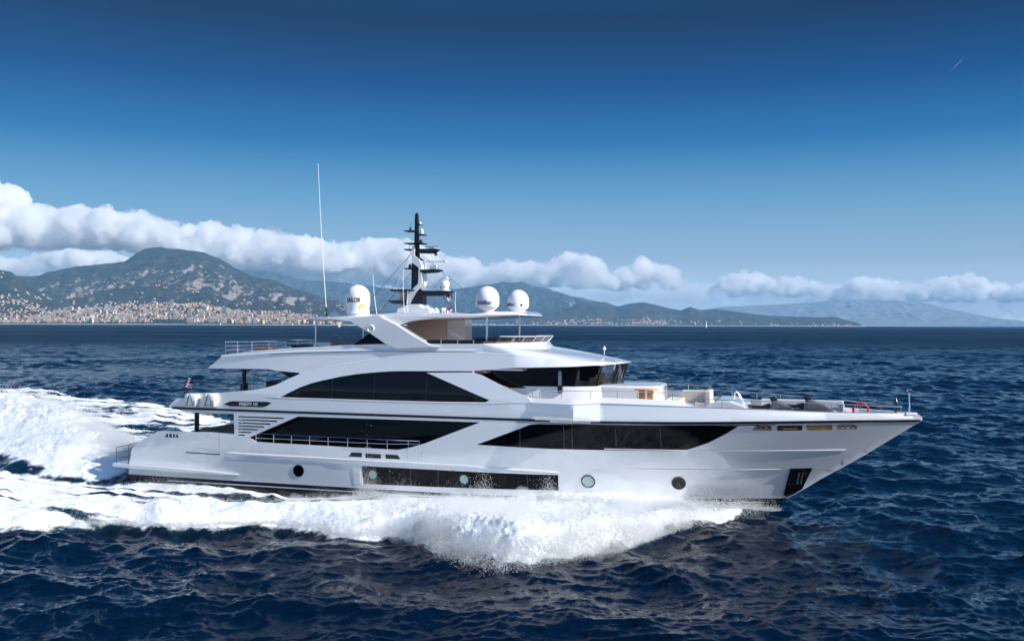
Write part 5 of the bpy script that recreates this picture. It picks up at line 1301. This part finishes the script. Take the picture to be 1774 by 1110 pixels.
for a, b, r0, r1 in (((-8.50, -1.5, 9.30), (-9.08, -1.5, 17.77), .030, .014), ((-5.48, -1.5, 9.4), (-5.73, -1.5, 11.6), .02, .012), ((-4.13, -.9, 9.5), (-4.2, -.9, 11.98), .018, .012), ((-3.65, -1.5, 9.4), (-3.67, -1.5, 10.7), .018, .012), ((-0.92, -1.5, 9.4), (-0.94, -1.5, 10.63), .02, .014)):
    A_, B_ = Vector(a), Vector(b)
    pp = [A_.lerp(B_, f) + Vector((-0.04 * math.sin(math.pi * f), 0, 0)) for f in np.linspace(0, 1, 7)]
    wp = build('whip_antenna', tube(pp, [r0 + (r1 - r0) * f for f in np.linspace(0, 1, 7)], 6), RADOME, Yp, smooth=50)
    if r0 == .030: build('antenna_base', tube([A_, A_.lerp(B_, .06)], .045, 6), MBLACK, wp)

# --- rails
def rail(name, tops, bases, mids=(0.5,), r=0.018, m=STEEL, rp=0.015):
    P = []
    P.append(tube(tops, r, 6))
    for t, b in zip(tops, bases): P.append(tube([b, t], rp, 5))
    for f in mids: P.append(tube([Vector(b).lerp(Vector(t), f) for t, b in zip(tops, bases)], r * 0.65, 5))
    return build(name, join(*P), m, Yp, smooth=50)
fx = [-10.03, -11.05, -12.08, -13.0, -13.75]
tb = lambda x: lerp1(x, [-13.82, -11.86, -9.76], [7.18, 7.42, 7.59])
for s in (-1, 1):
    rail('flybridge_rail', [(x, s * 3.25, 7.91) for x in fx], [(x, s * 3.25, tb(x)) for x in fx], (0.35, 0.68))
rail('flybridge_rail', [(-13.75, y, 7.88) for y in np.linspace(-3.25, 3.25, 6)], [(-13.75, y, 7.16) for y in np.linspace(-3.25, 3.25, 6)], (0.35, 0.68))
for s in (-1, 1):
    rp_ = [p for p in TR['railm'] if p[1] > 2.9]
    rail('side_deck_rail', [(x, s * 3.93, z) for x, z in rp_], [(x, s * 3.93, 2.50 if x < -2.7 else 2.62) for x, z in rp_], (0.55,), 0.021)
    for xx in (-20.68, -19.85):
        pass
    rail('stern_rail', [(-20.68, s * 3.5, 1.86), (-19.85, s * 3.5, 2.03), (-19.15, s * 3.55, 2.2)], [(-20.68, s * 3.5, 1.0), (-19.85, s * 3.5, 1.0), (-19.15, s * 3.6, 2.1)], (0.33, 0.66), 0.020, mat('rail_bronze', (0.16, 0.09, 0.07), 0.3, 0.6))
    rail('aft_bulwark_rail', [(x, s * 3.7, z + 0.17) for x, z in ((-17.3, 2.95), (-16.6, 2.97), (-14.5, 2.98), (-12.9, 2.94))], [(x, s * 3.7, z - 0.03) for x, z in ((-17.3, 2.95), (-16.6, 2.97), (-14.5, 2.98), (-12.9, 2.94))], (), 0.018, DSTEEL)
    ux = [-16.2, -15.3, -14.3, -13.3, -12.0]
    rail('upper_deck_rail', [(x, s * 3.5, 5.62) for x in ux], [(x, s * 3.5, 4.9) for x in ux], (0.6,), 0.014, DSTEEL, 0.012)
    ra = [3.9, 4.3, 5.45, 6.85, 8.1, 9.05, 10.7, 11.9]
    rail('side_rail', [(x, s * (upper_b(x, 4.75) - 0.40 - (0.25 if 3.9 < x < 7.4 else 0) * 0), lerp1(x, [3.9, 8.5, 12], [5.68, 5.72, 5.66])) for x in ra],
         [(x, s * (upper_b(x, 4.75) - 0.40), lerp1(x, capx, capz) + 0.20) for x in ra], (), 0.02)
    rb = [11.75, 13.0, 14.3, 15.5, 16.7, 17.9, 19.2, 20.2, 21.1]
    rail('bow_rail', [(x, s * max(0.05, upper_b(x, 4.75) - 0.10), lerp1(x, capx, capz) + 0.36 - 0.1 * smooth01((x - 18) / 3)) for x in rb],
         [(x, s * max(0.05, upper_b(x, 4.75) - 0.10), lerp1(x, capx, capz)) for x in rb], (), 0.017)
rail('upper_deck_rail', [(-16.2, y, 5.62) for y in np.linspace(-3.5, 3.5, 6)], [(-16.2, y, 4.5) for y in np.linspace(-3.5, 3.5, 6)], (0.6,), 0.014, DSTEEL, 0.012)
build('upper_deck_transom', loft([[(-16.85, y, 4.3) for y in (-3.8, 0, 3.8)], [(-16.4, y, 4.76) for y in (-3.8, 0, 3.8)], [(-15.8, y, 4.82) for y in (-3.7, 0, 3.7)], [(-15.7, y, 4.2) for y in (-3.7, 0, 3.7)]], flip=True), WHITE, Yp, smooth=20)
build('roof_light', join(lathe([(.02, 7.35), (.02, 7.62)], 6, (6.74, 0, 0)), lathe([(.03, 7.6), (.10, 7.63), (.10, 7.66), (.04, 7.72), (.04, 7.8)], 10, (6.74, 0, 0))), RADOME, Yp, smooth=40)

# --- foredeck mouldings
def rbox(x0, x1, y0, y1, z0, z1): return box(x0, x1, y0, y1, z0, z1)
lou = []
for z, ins in ((4.3, 0), (5.78, 0.02), (5.88, 0.08), (5.92, 0.25)):
    lou.append([(x, y, z) for x, y in ((6.6, -2.0 + ins), (9.0 - ins, -1.95 + ins), (9.6 - ins, -1.75 + ins), (9.86 - ins, -1.2 + ins), (9.86 - ins, 1.2 - ins), (9.6 - ins, 1.75 - ins), (9.0 - ins, 1.95 - ins), (6.6, 2.0 - ins))])
v_, f_ = loft(lou, closed=True); f_.append(tuple(range(len(v_) - 8, len(v_))))
build('coachroof', (v_, f_), WHITE, Yp, smooth=30)
build('bow_sofa', join(box(9.9, 10.7, -1.7, 1.9, 4.36, 5.12), box(11.3, 11.9, 0.2, 1.7, 4.36, 4.98), box(11.85, 12.15, 0.2, 1.8, 4.36, 5.58), box(10.5, 12.0, 1.7, 2.1, 4.36, 5.5)), BEIGE, Yp, bevel=0.07)
build('foredeck_trunk', prism([(12.0, 4.36), (12.1, 5.02), (12.6, 5.22), (13.3, 5.26), (14.0, 5.02), (14.4, 4.36)], -1.9, 1.9), WHITE, Yp, bevel=0.08)
for y in (-1.15, -0.75):
    build('grab_arch', tube([(13.40, y, 5.30), (13.42, y, 5.60), (13.50, y, 5.66), (13.60, y, 5.58), (13.76, y, 5.28), (13.95, y, 4.95), (14.05, y, 4.5)], 0.03, 8), WHITE, Yp, smooth=50)
build('tender_bay_wall', join(box(14.6, 18.55, 1.30, 1.42, 4.36, 5.18), box(18.45, 18.55, 0.3, 1.3, 4.36, 5.1)), WHITE, Yp, bevel=0.04)
build('bow_post', lathe([(.05, 4.75), (.05, 5.1), (.035, 5.12), (.035, 5.75), (.12, 5.80), (.13, 5.86), (.10, 5.90)], 10, (21.45, 0, 0)), STEEL, Yp, smooth=40)
build('bow_bitt', lathe([(.06, 4.7), (.06, 5.2), (.10, 5.22), (.09, 5.34), (.04, 5.40), (.02, 5.64)], 10, (20.85, -0.15, 0)), DSTEEL, Yp, smooth=40)
# ------------------------------------------------------------------ loose gear on board (things of their own)
def on_boat(x, y, z, rz=0): return BOAT @ Matrix.Translation((x, y, z)) @ Matrix.Rotation(rz, 4, 'Z')
def copy_tree(o, parent=None):
    c = o.copy(); COL.objects.link(c); c.parent = parent
    for ch in list(o.children): copy_tree(ch, c)
    return c
# life-raft canisters on the upper deck edge
RAFTW = mat('raft_white', (0.80, 0.80, 0.78), 0.35)
lr = thing('life_raft', 'white strapped life raft pod at the yacht stern end, nearer the ensign', 'life raft', on_boat(-15.25, -4.05, 4.42), 'life raft pods on the upper deck edge')
R = []
for xx, sc in ((-.38, .80), (-.33, .96), (-.2, 1.0), (.2, 1.0), (.33, .96), (.38, .80)):
    R.append([(xx, .27 * sc * math.copysign(abs(math.cos(q)) ** .55, math.cos(q)) , .33 + .33 * sc * math.copysign(abs(math.sin(q)) ** .55, math.sin(q))) for q in np.linspace(0, 2 * math.pi, 20, endpoint=False)])
v_, f_ = loft(R, closed=True, flip=True); f_.append(tuple(range(20))); f_.append(tuple(reversed(range(len(v_) - 20, len(v_)))))
build('canister', (v_, f_), RAFTW, lr, smooth=45)
for s in (-1, 1):
    build('strap', tube([(s * .20, -.292, .02), (s * .02, -.292, .64)], .018, 5), INK, lr)
build('cradle', join(box(-.34, -.28, -.3, .3, -.06, .3), box(.28, .34, -.3, .3, -.06, .3), box(-.34, .34, -.3, -.25, -.06, .0)), mat('scanner_grey'), lr)
lr2 = copy_tree(lr); lr2.matrix_world = on_boat(-14.08, -4.05, 4.47)
lr2['label'] = 'white strapped life raft pod beside the black nameplate'

# ensign and courtesy flag
def flag_mesh(w, h, n=14, m=8, amp=.05):
    V = []
    for j in range(m + 1):
        for i in range(n + 1):
            V.append((-w * i / n * .92, amp * math.sin(i * .9 + j * .3) * i / n, h * j / m - .10 * h * i / n + .02 * math.sin(i * .7)))
    F = [(j * (n + 1) + i, j * (n + 1) + i + 1, (j + 1) * (n + 1) + i + 1, (j + 1) * (n + 1) + i) for j in range(m) for i in range(n)]
    return V, F
FRED = mat('flag_red', (0.45, 0.03, 0.04), 0.8); FBLUE = mat('flag_blue', (0.02, 0.03, 0.12), 0.8); FWHITE = mat('flag_white', (0.75, 0.75, 0.75), 0.8)
en = thing('flag', 'blue red and white flag flying from the staff at the stern', 'flag', on_boat(-16.15, -2.6, 4.65))
build('flagstaff', tube([(0, 0, 0), (-.30, 0, 1.25)], .018, 6), DSTEEL, en)
fm = build('cloth', xf(flag_mesh(.50, .62), Matrix.Translation((-.22, 0, .50)) @ Matrix.Rotation(.35, 4, 'Y')), FRED, en, smooth=60)
fm.data.materials.append(FWHITE); fm.data.materials.append(FBLUE)
for i, p in enumerate(fm.data.polygons):
    j, k = divmod(i, 14)
    p.material_index = 2 if (j > 3 and k < 8) else (1 if j % 2 else 0)
cf = thing('flag', 'small red and white courtesy flag below the mast', 'flag', on_boat(-1.95, 0.3, 9.62))
build('halyard', tube([(-.55, 0, 1.0), (.25, 0, -.1)], .008, 4), DSTEEL, cf)
fm = build('cloth', xf(flag_mesh(.42, .26), Matrix.Translation((.18, 0, .0)) @ Matrix.Rotation(-.3, 4, 'Y') ), FRED, cf, smooth=60)
fm.data.materials.append(FWHITE)
for i, p in enumerate(fm.data.polygons): p.material_index = 1 if i // 14 < 4 else 0

# jet skis in the bow bay
def jetski():
    S = []
    for x, w, z0, z1 in ((-1.55, .42, .10, .50), (-1.3, .52, .05, .56), (-.4, .56, .0, .52), (.4, .55, .02, .60), (1.0, .44, .10, .62), (1.45, .22, .26, .52), (1.62, .04, .38, .44)):
        S.append([(x, -w * .55, z0), (x, -w, (z0 + z1) / 2), (x, -w * .75, z1), (x, 0, z1 + .04), (x, w * .75, z1), (x, w, (z0 + z1) / 2), (x, w * .55, z0)])
    v, f = loft(S, closed=True, flip=True); f.append(tuple(range(7))); f.append(tuple(reversed(range(len(v) - 7, len(v)))))
    return v, f
js = thing('jet_ski', 'dark grey jet ski with tall black handlebars on the bow', 'jet ski', on_boat(16.75, -0.35, 4.32))
build('hull', jetski(), mat('jetski_grey', (0.03, 0.031, 0.034), 0.3, coat=.4), js, smooth=40)
build('seat', prism([(-1.3, .55), (-1.25, .78), (-.5, .72), (-.1, .86), (.05, .6)], -.2, .2), SEATB, js, bevel=.05)
build('hood', prism([(-.1, .55), (.0, .95), (.25, 1.02), (.9, .78), (1.35, .50)], -.28, .28), mat('jetski_silver', (0.16, 0.16, 0.17), 0.3), js, bevel=.08)
hb_ = build('handlebar', tube([(.0, -.42, 1.12), (.12, -.2, 1.10), (.2, 0, 1.05), (.12, .2, 1.10), (.0, .42, 1.12)], .04, 6), INK, js)
build('steering_column', join(prism([(.02, .85), (-.12, 1.17), (.16, 1.22), (.36, .9)], -.13, .13)), INK, js, bevel=.03)
js2 = copy_tree(js); js2.matrix_world = on_boat(15.15, -0.30, 4.22, 0.0)
js2['label'] = 'grey jet ski with low covered handlebars behind the taller one'
js['group'] = js2['group'] = 'jet skis on the foredeck'
# red hose coil at the bow
hp_ = []
for k in range(3):
    for q in np.linspace(0, 2 * math.pi, 20, endpoint=False):
        hp_.append((.33 * math.cos(q) * (1 + .03 * k), .07 * (k - 1) + .02 * math.sin(3 * q), .30 + .33 * math.sin(q)))
hc = build('hose_coil', tube(hp_, .045, 7), noise_tint(mat('hose_red', (0.62, 0.045, 0.03), 0.5), 5, .2), None, smooth=50)
hc.matrix_world = on_boat(19.25, -0.75, 4.62, .1); tag(hc, 'bright red coiled hose hanging near the bow rail', 'hose')
# foredeck table
tb_ = thing('table', 'honey teak table with round top on the foredeck', 'table', on_boat(9.33, -2.55, 4.50), None)
build('tabletop', prism_z([(.60 * math.cos(q), .5 * math.sin(q)) for q in np.linspace(0, 2 * math.pi, 24, endpoint=False)], 1.24, 1.30), mat('honey_teak', (0.80, 0.40, 0.13), 0.4), tb_, bevel=.02)
for x in (-.2, .2): build('leg', box(x - .14, x + .14, -.14, .14, 0, 1.24), mat('honey_teak'), tb_)
# flybridge and upper-deck furniture
def lounger():
    return join(box(-.9, .9, -.33, .33, .28, .40), prism([(-.9, .40), (-1.1, .85), (-1.0, .9), (-.75, .42)], -.33, .33))
TK2 = mat('honey_teak')
lg_ = thing('sun_lounger', 'low teak lounger at the aft end of the flybridge', 'lounger', on_boat(-11.75, -2.4, 7.02))
build('frame', join(box(-.5, .5, -.35, .35, .30, .36), *[box(x - .04, x + .04, y - .04, y + .04, 0, .3) for x in (-.45, .45) for y in (-.3, .3)]), TK2, lg_)
build('cushion', box(-.48, .48, -.34, .34, .36, .55), mat('brown_cushion', (0.25, 0.10, 0.03), .8), lg_, bevel=.04)
lg2 = thing('coffee_table', 'small low teak coffee table on the aft flybridge', 'table', on_boat(-12.75, -2.2, 6.95))
build('tabletop', box(-.3, .3, -.3, .3, .34, .38), TK2, lg2); build('leg', box(-.05, .05, -.05, .05, 0, .34), TK2, lg2)
bb = thing('bar_cabinet', 'white cabinet with black top on the flybridge beside the aft pole', 'cabinet', on_boat(-8.05, -2.45, 6.62))
build('carcass', box(-.55, .45, -.4, .4, 0, 1.28), WHITE, bb, bevel=.03); build('worktop', box(-.4, .3, -.42, .42, 1.02, 1.10), INK, bb)
sp_ = thing('sun_pad', 'grey sun pad with raised back on the flybridge', 'sun pad', on_boat(-6.6, -1.6, 6.62))
build('base', box(-2.2, 1.6, -1.0, 1.4, 0, 1.05), WHITE, sp_, bevel=.05); build('cushion', box(-2.1, 1.5, -.95, 1.35, 1.05, 1.42), GREY, sp_, bevel=.07)
dk = thing('sofa', 'dark low sofa on the flybridge behind the rail', 'sofa', on_boat(-9.4, -2.5, 6.62))
build('seat', box(-.9, .7, -.4, .4, .3, .95), SEATB, dk, bevel=.04); build('backrest', box(-.9, .7, .3, .45, .9, 1.12), SEATB, dk, bevel=.03)
st = thing('steel_ladder', 'curved steel tub handrails on the flybridge', 'handrail', on_boat(-8.9, 0.6, 7.0))
for x in (-.5, .35):
    build('hoop', tube([(x, 0, 0)] + [(x + .35 + .35 * math.cos(q), 0, 1.0 + .32 * math.sin(q)) for q in np.linspace(math.pi, 0.3, 9)], .025, 6), STEEL, st, smooth=50)
ch = thing('armchair', 'black wicker armchair on the upper aft deck nearest the stern', 'chair', on_boat(-13.3, -1.6, 4.22), 'black wicker chairs on the upper aft deck')
build('seat', box(-.32, .32, -.32, .32, .3, .5), SEATB, ch, bevel=.03)
build('backrest', box(-.36, -.26, -.34, .34, .3, 1.32), SEATB, ch, bevel=.04)
for y in (-.36, .30): build('armrest', box(-.34, .34, y, y + .07, .5, .95), SEATB, ch, bevel=.02)
for x in (-.3, .26):
    for y in (-.32, .26): build('leg', box(x, x + .06, y, y + .06, 0, .3), DSTEEL, ch)
for i, (x, y, lb) in enumerate(((-12.75, .2, 'black wicker armchair just left of the dark deck pole'), (-11.9, 1.4, 'black wicker armchair behind the dark deck pole'))):
    c2 = copy_tree(ch); c2.matrix_world = on_boat(x, y, 4.22, .3 * i); c2['label'] = lb
ut = thing('dining_table', 'dark covered dining table on the upper aft deck under the overhang', 'table', on_boat(-10.9, -1.4, 4.22))
build('tabletop', box(-1.0, 1.1, -.7, .7, 1.05, 1.42), mat('cover_brown', (0.035, 0.028, 0.026), .7), ut, bevel=.05); build('leg', box(-.2, .2, -.2, .2, 0, 1.05), DSTEEL, ut)
# --- a lone sailing boat far out, and a vapour trail
def sailboat(px, Y, label, h=24):
    X = bx(px) * Y
    s = thing('sailing_boat', label, 'sailing boat', Matrix.Translation((X, Y, 0)) @ Matrix.Rotation(1.2, 4, 'Z') @ Matrix.Scale(h / 18.0, 4))
    R = []
    for x, b in ((-5.5, 1.3), (-4, 1.7), (0, 2.0), (3.5, 1.3), (6.2, .05)):
        R.append([(x, -b, 1.2), (x, -b * .7, -.2), (x, b * .7, -.2), (x, b, 1.2)])
    v, f = loft(R, closed=True, flip=True); f.append((0, 1, 2, 3))
    build('hull', (v, f), WHITE, s)
    build('mast', tube([(.8, 0, 1), (.8, 0, 18)], .12, 6), STEEL, s)
    build('mainsail', ([(.6, .05, 2.4), (-4.8, .5, 2.4), (.6, .05, 17.5), (-1.6, .45, 9)], [(0, 1, 3, 2)]), mat('sailcloth', (.8, .8, .78), .9), s)
    build('jib', ([(1.0, .1, 2), (5.9, .1, 1.6), (.95, .1, 15.5), (2.6, .5, 6)], [(0, 1, 3), (1, 2, 3), (2, 0, 3)]), mat('sailcloth'), s)
    return s
sailboat(1224, 3300, 'white sailing boat alone on the horizon right of the yacht', 26)
for i, (px, Y) in enumerate(((382, 5400), (507, 5600), (588, 2600))):
    lb = ['tiny white sail off the middle of the town waterfront', 'tiny white sail off the right end of the town', 'tiny white sail below the aft edge of the hardtop'][i]
    s_ = sailboat(px, Y, lb, 16); s_['group'] = 'small sails off the town'
# ------------------------------------------------------------------ cumulus along the mountains
from mathutils import noise as mnoise
CM = bpy.data.materials.new('cumulus'); CM.use_nodes = True
def cm_setup():
    nt = CM.node_tree; n, l = nt.nodes, nt.links; n.remove(n['Principled BSDF'])
    v = n.new('ShaderNodeVolumeScatter'); v.inputs['Color'].default_value = (0.995, 0.995, 0.995, 1);  v.inputs['Anisotropy'].default_value = 0.25
    tc = n.new('ShaderNodeTexCoord'); nz = n.new('ShaderNodeTexNoise'); nz.inputs['Scale'].default_value = 1 / 700.; nz.inputs['Detail'].default_value = 6; nz.inputs['Roughness'].default_value = .6
    mr = n.new('ShaderNodeMapRange'); mr.interpolation_type = 'SMOOTHSTEP'; mr.inputs['From Min'].default_value = 0.38; mr.inputs['From Max'].default_value = 0.66; mr.inputs['To Min'].default_value = 0.0002; mr.inputs['To Max'].default_value = 0.009
    l.new(tc.outputs['Object'], nz.inputs['Vector']); l.new(nz.outputs['Fac'], mr.inputs['Value']); l.new(mr.outputs[0], v.inputs['Density'])
    l.new(v.outputs[0], n['Material Output'].inputs['Volume'])
cm_setup()
crng = np.random.default_rng(9)
def cloud(name, top, base_py, Y, depth, label, r0=(14, 30), thin=0.0, fill=1.0):
    """top: (px, py) outline of the crown; base_py: height of the flat base; puffs fill the band between at distance Y"""
    tx = [p for p, _ in top]; ty = [q for _, q in top]
    k = Y / FPX
    bm = bmesh.new()
    w = tx[-1] - tx[0]
    n = int(fill * w * 0.55)
    for i in range(n):
        px = crng.uniform(tx[0], tx[-1]); tp = np.interp(px, tx, ty); h = base_py - tp
        r = min(crng.uniform(*r0), h * 0.55 + 4)
        py = tp + r + abs(crng.normal(0, .45)) * max(2, (h - 1.6 * r)) if crng.random() < .75 else crng.uniform(tp + r, max(tp + r + .1, base_py))
        py = min(py, base_py - r * .35)
        yy = Y + crng.uniform(-1, 1) * depth
        kk = yy / FPX
        M = Matrix.Translation((bx(px) * yy, yy, ez(px, py) * yy)) @ Matrix.Diagonal((r * kk, r * kk * 1.2, r * kk * crng.uniform(.75, .95), 1))
        bmesh.ops.create_icosphere(bm, subdivisions=2, radius=1.0, matrix=M)
    me = bpy.data.meshes.new(name); bm.to_mesh(me); bm.free()
    o = bpy.data.objects.new(name, me); COL.objects.link(o)
    rm = o.modifiers.new('r', 'REMESH'); rm.mode = 'VOXEL'; rm.voxel_size = 2.2 * k
    dg = bpy.context.evaluated_depsgraph_get(); me2 = bpy.data.meshes.new_from_object(o.evaluated_get(dg))
    o.modifiers.clear(); o.data = me2; bpy.data.meshes.remove(me)
    N = len(me2.vertices); co = np.empty(N * 3); no = np.empty(N * 3); me2.vertices.foreach_get('co', co); me2.vertices.foreach_get('normal', no)
    co = co.reshape(-1, 3); no = no.reshape(-1, 3)
    zb = (ez(np.mean(tx), base_py)) * Y; zt = ez(np.mean(tx), min(ty)) * Y
    s1, s2, s3 = 1 / (30 * k), 1 / (11 * k), 1 / (4.5 * k)
    d = np.array([mnoise.fractal(Vector(p) * s1, 0.9, 2.1, 4) * 9.0 + mnoise.fractal(Vector(p) * s2, 0.8, 2.2, 3) * 4.5 + mnoise.fractal(Vector(p) * s3, 0.8, 2.2, 2) * 2.0 for p in co]) * k
    co2 = co + no * d[:, None]
    co2[:, 2] = np.maximum(co2[:, 2], zb + (co2[:, 2] - zb) * 0.75)
    hz = np.clip((co2[:, 2] - zb) / (zt - zb), -1, 1)
    me2.vertices.foreach_set('co', co2.ravel())
    a = me2.attributes.new('thin', 'FLOAT', 'POINT'); a.data.foreach_set('value', (thin + 0.55 * (1 - sstep(-0.1, 0.45, hz))).astype(np.float32))
    me2.materials.clear(); me2.materials.append(CM); me2.polygons.foreach_set('use_smooth', np.ones(len(me2.polygons), bool)); me2.update()
    o['kind'] = 'stuff'
    return o
cloud('cloud', [(-420, 350), (-330, 300), (-240, 315), (-140, 300), (-60, 285), (0, 308), (15, 312), (33, 326), (30, 346), (60, 352), (100, 352), (150, 351), (165, 350), (200, 358), (235, 359), (262, 367), (290, 380)], 424, 30000, 900, '', (12, 34), 0, 1.5)
cloud('cloud', [(255, 372), (290, 386), (305, 397), (330, 385), (360, 378), (382, 379), (400, 390), (440, 391), (465, 392), (500, 400), (530, 404), (560, 411), (590, 424)], 462, 31000, 900, '', (12, 32), 0, 1.5)
cloud('cloud', [(330, 440), (400, 425), (520, 418), (580, 414), (610, 416), (640, 408), (690, 409), (720, 418), (745, 428), (775, 440), (800, 452)], 490, 32500, 900, '', (10, 28), .0, 1.6)
cloud('cloud', [(-60, 450), (0, 440), (40, 452), (90, 425), (150, 428), (220, 440), (270, 448)], 484, 34000, 700, '', (8, 24), .0, 1.0)
cloud('cloud', [(760, 470), (790, 462), (810, 450), (840, 455), (865, 448), (885, 447), (920, 450), (950, 455)], 494, 36000, 700, '', (7, 20), .0, 1.6)
cloud('cloud', [(935, 470), (950, 452), (960, 440), (985, 434), (1000, 436), (1030, 444), (1042, 460), (1060, 478)], 494, 35500, 700, '', (9, 24), .0, 1.8)
cloud('cloud', [(1045, 484), (1060, 474), (1085, 452), (1110, 447), (1135, 449), (1160, 460), (1172, 476)], 496, 37000, 700, '', (7, 20), .0, 1.6)
cloud('cloud', [(1238, 500), (1255, 480), (1275, 468), (1310, 468), (1335, 474), (1345, 490), (1362, 476), (1380, 476), (1395, 486), (1415, 482), (1430, 502)], 513, 42000, 600, '', (5, 17), .0, 1.8)
cloud('cloud', [(1442, 504), (1465, 492), (1485, 478), (1515, 482), (1560, 486), (1600, 488), (1620, 480), (1645, 472), (1690, 475), (1710, 488), (1750, 488), (1800, 486), (1860, 492)], 518, 44000, 700, '', (5, 18), .0, 1.8)
# thin low stratus melting into the haze under the cumulus
CT = bpy.data.materials.new('thin_stratus'); CT.use_nodes = True
CT.node_tree.nodes.remove(CT.node_tree.nodes['Principled BSDF'])
vs_ = CT.node_tree.nodes.new('ShaderNodeVolumeScatter'); vs_.inputs['Color'].default_value = (.99, .99, .99, 1); vs_.inputs['Density'].default_value = 0.0007
CT.node_tree.links.new(vs_.outputs[0], CT.node_tree.nodes['Material Output'].inputs['Volume'])
for (a, b_, t_, base_, Y_) in ((300, 830, 462, 506, 36500), (740, 1260, 476, 522, 39500), (1120, 1840, 490, 545, 52000), (1150, 1500, 480, 520, 47000), (1400, 1840, 478, 526, 48000), (-80, 320, 440, 492, 38500)):
    c_ = cloud('stratus', [(a, base_ - 4), (a + 40, t_ + 12), ((a + b_) / 2, t_), (b_ - 50, t_ + 10), (b_, base_ - 4)], base_, Y_, 900, '', (8, 18), 0, 1.0)
    c_.data.materials.clear(); c_.data.materials.append(CT)
CM2 = CM.copy(); CM2.name = 'hazy_cumulus'
for nd in CM2.node_tree.nodes:
    if nd.type == 'MAP_RANGE': nd.inputs['To Max'].default_value = 0.0055; nd.inputs['From Min'].default_value = 0.36
for o_ in COL.objects:
    if o_.type == 'MESH' and o_.name.startswith('cloud') and o_.bound_box[0][0] + o_.bound_box[6][0] > -4000:
        o_.data.materials.clear(); o_.data.materials.append(CM2)
ct0, ct1 = Vector((bx(1648) * 40000, 40000, ez(1648, 121) * 40000)), Vector((bx(1670) * 40000, 40000, ez(1670, 98) * 40000))
tag(build('vapour_trail', tube([ct0.lerp(ct1, f) for f in (0, .2, .5, .8, 1)], [1, 4, 5, 3, 1], 8), mat('vapour', (.7, .72, .75), .9), smooth=60), kind='stuff')

# ------------------------------------------------------------------ haze: the sea air between here and the far coast
hz = build('haze', box(-45000, 45000, -1500, 29500, -3, 820), mat('haze_shell'))
hm = bpy.data.materials.new('sea_haze'); hm.use_nodes = True
hn = hm.node_tree.nodes; hn.remove(hn['Principled BSDF'])
pv = hn.new('ShaderNodeVolumePrincipled'); pv.inputs['Color'].default_value = (0.30, 0.66, 1.0, 1); pv.inputs['Density'].default_value = 3.2e-5; pv.inputs['Anisotropy'].default_value = -0.15
hm.node_tree.links.new(pv.outputs[0], hn['Material Output'].inputs['Volume'])
hz.data.materials.clear(); hz.data.materials.append(hm)
tag(hz, kind='stuff')
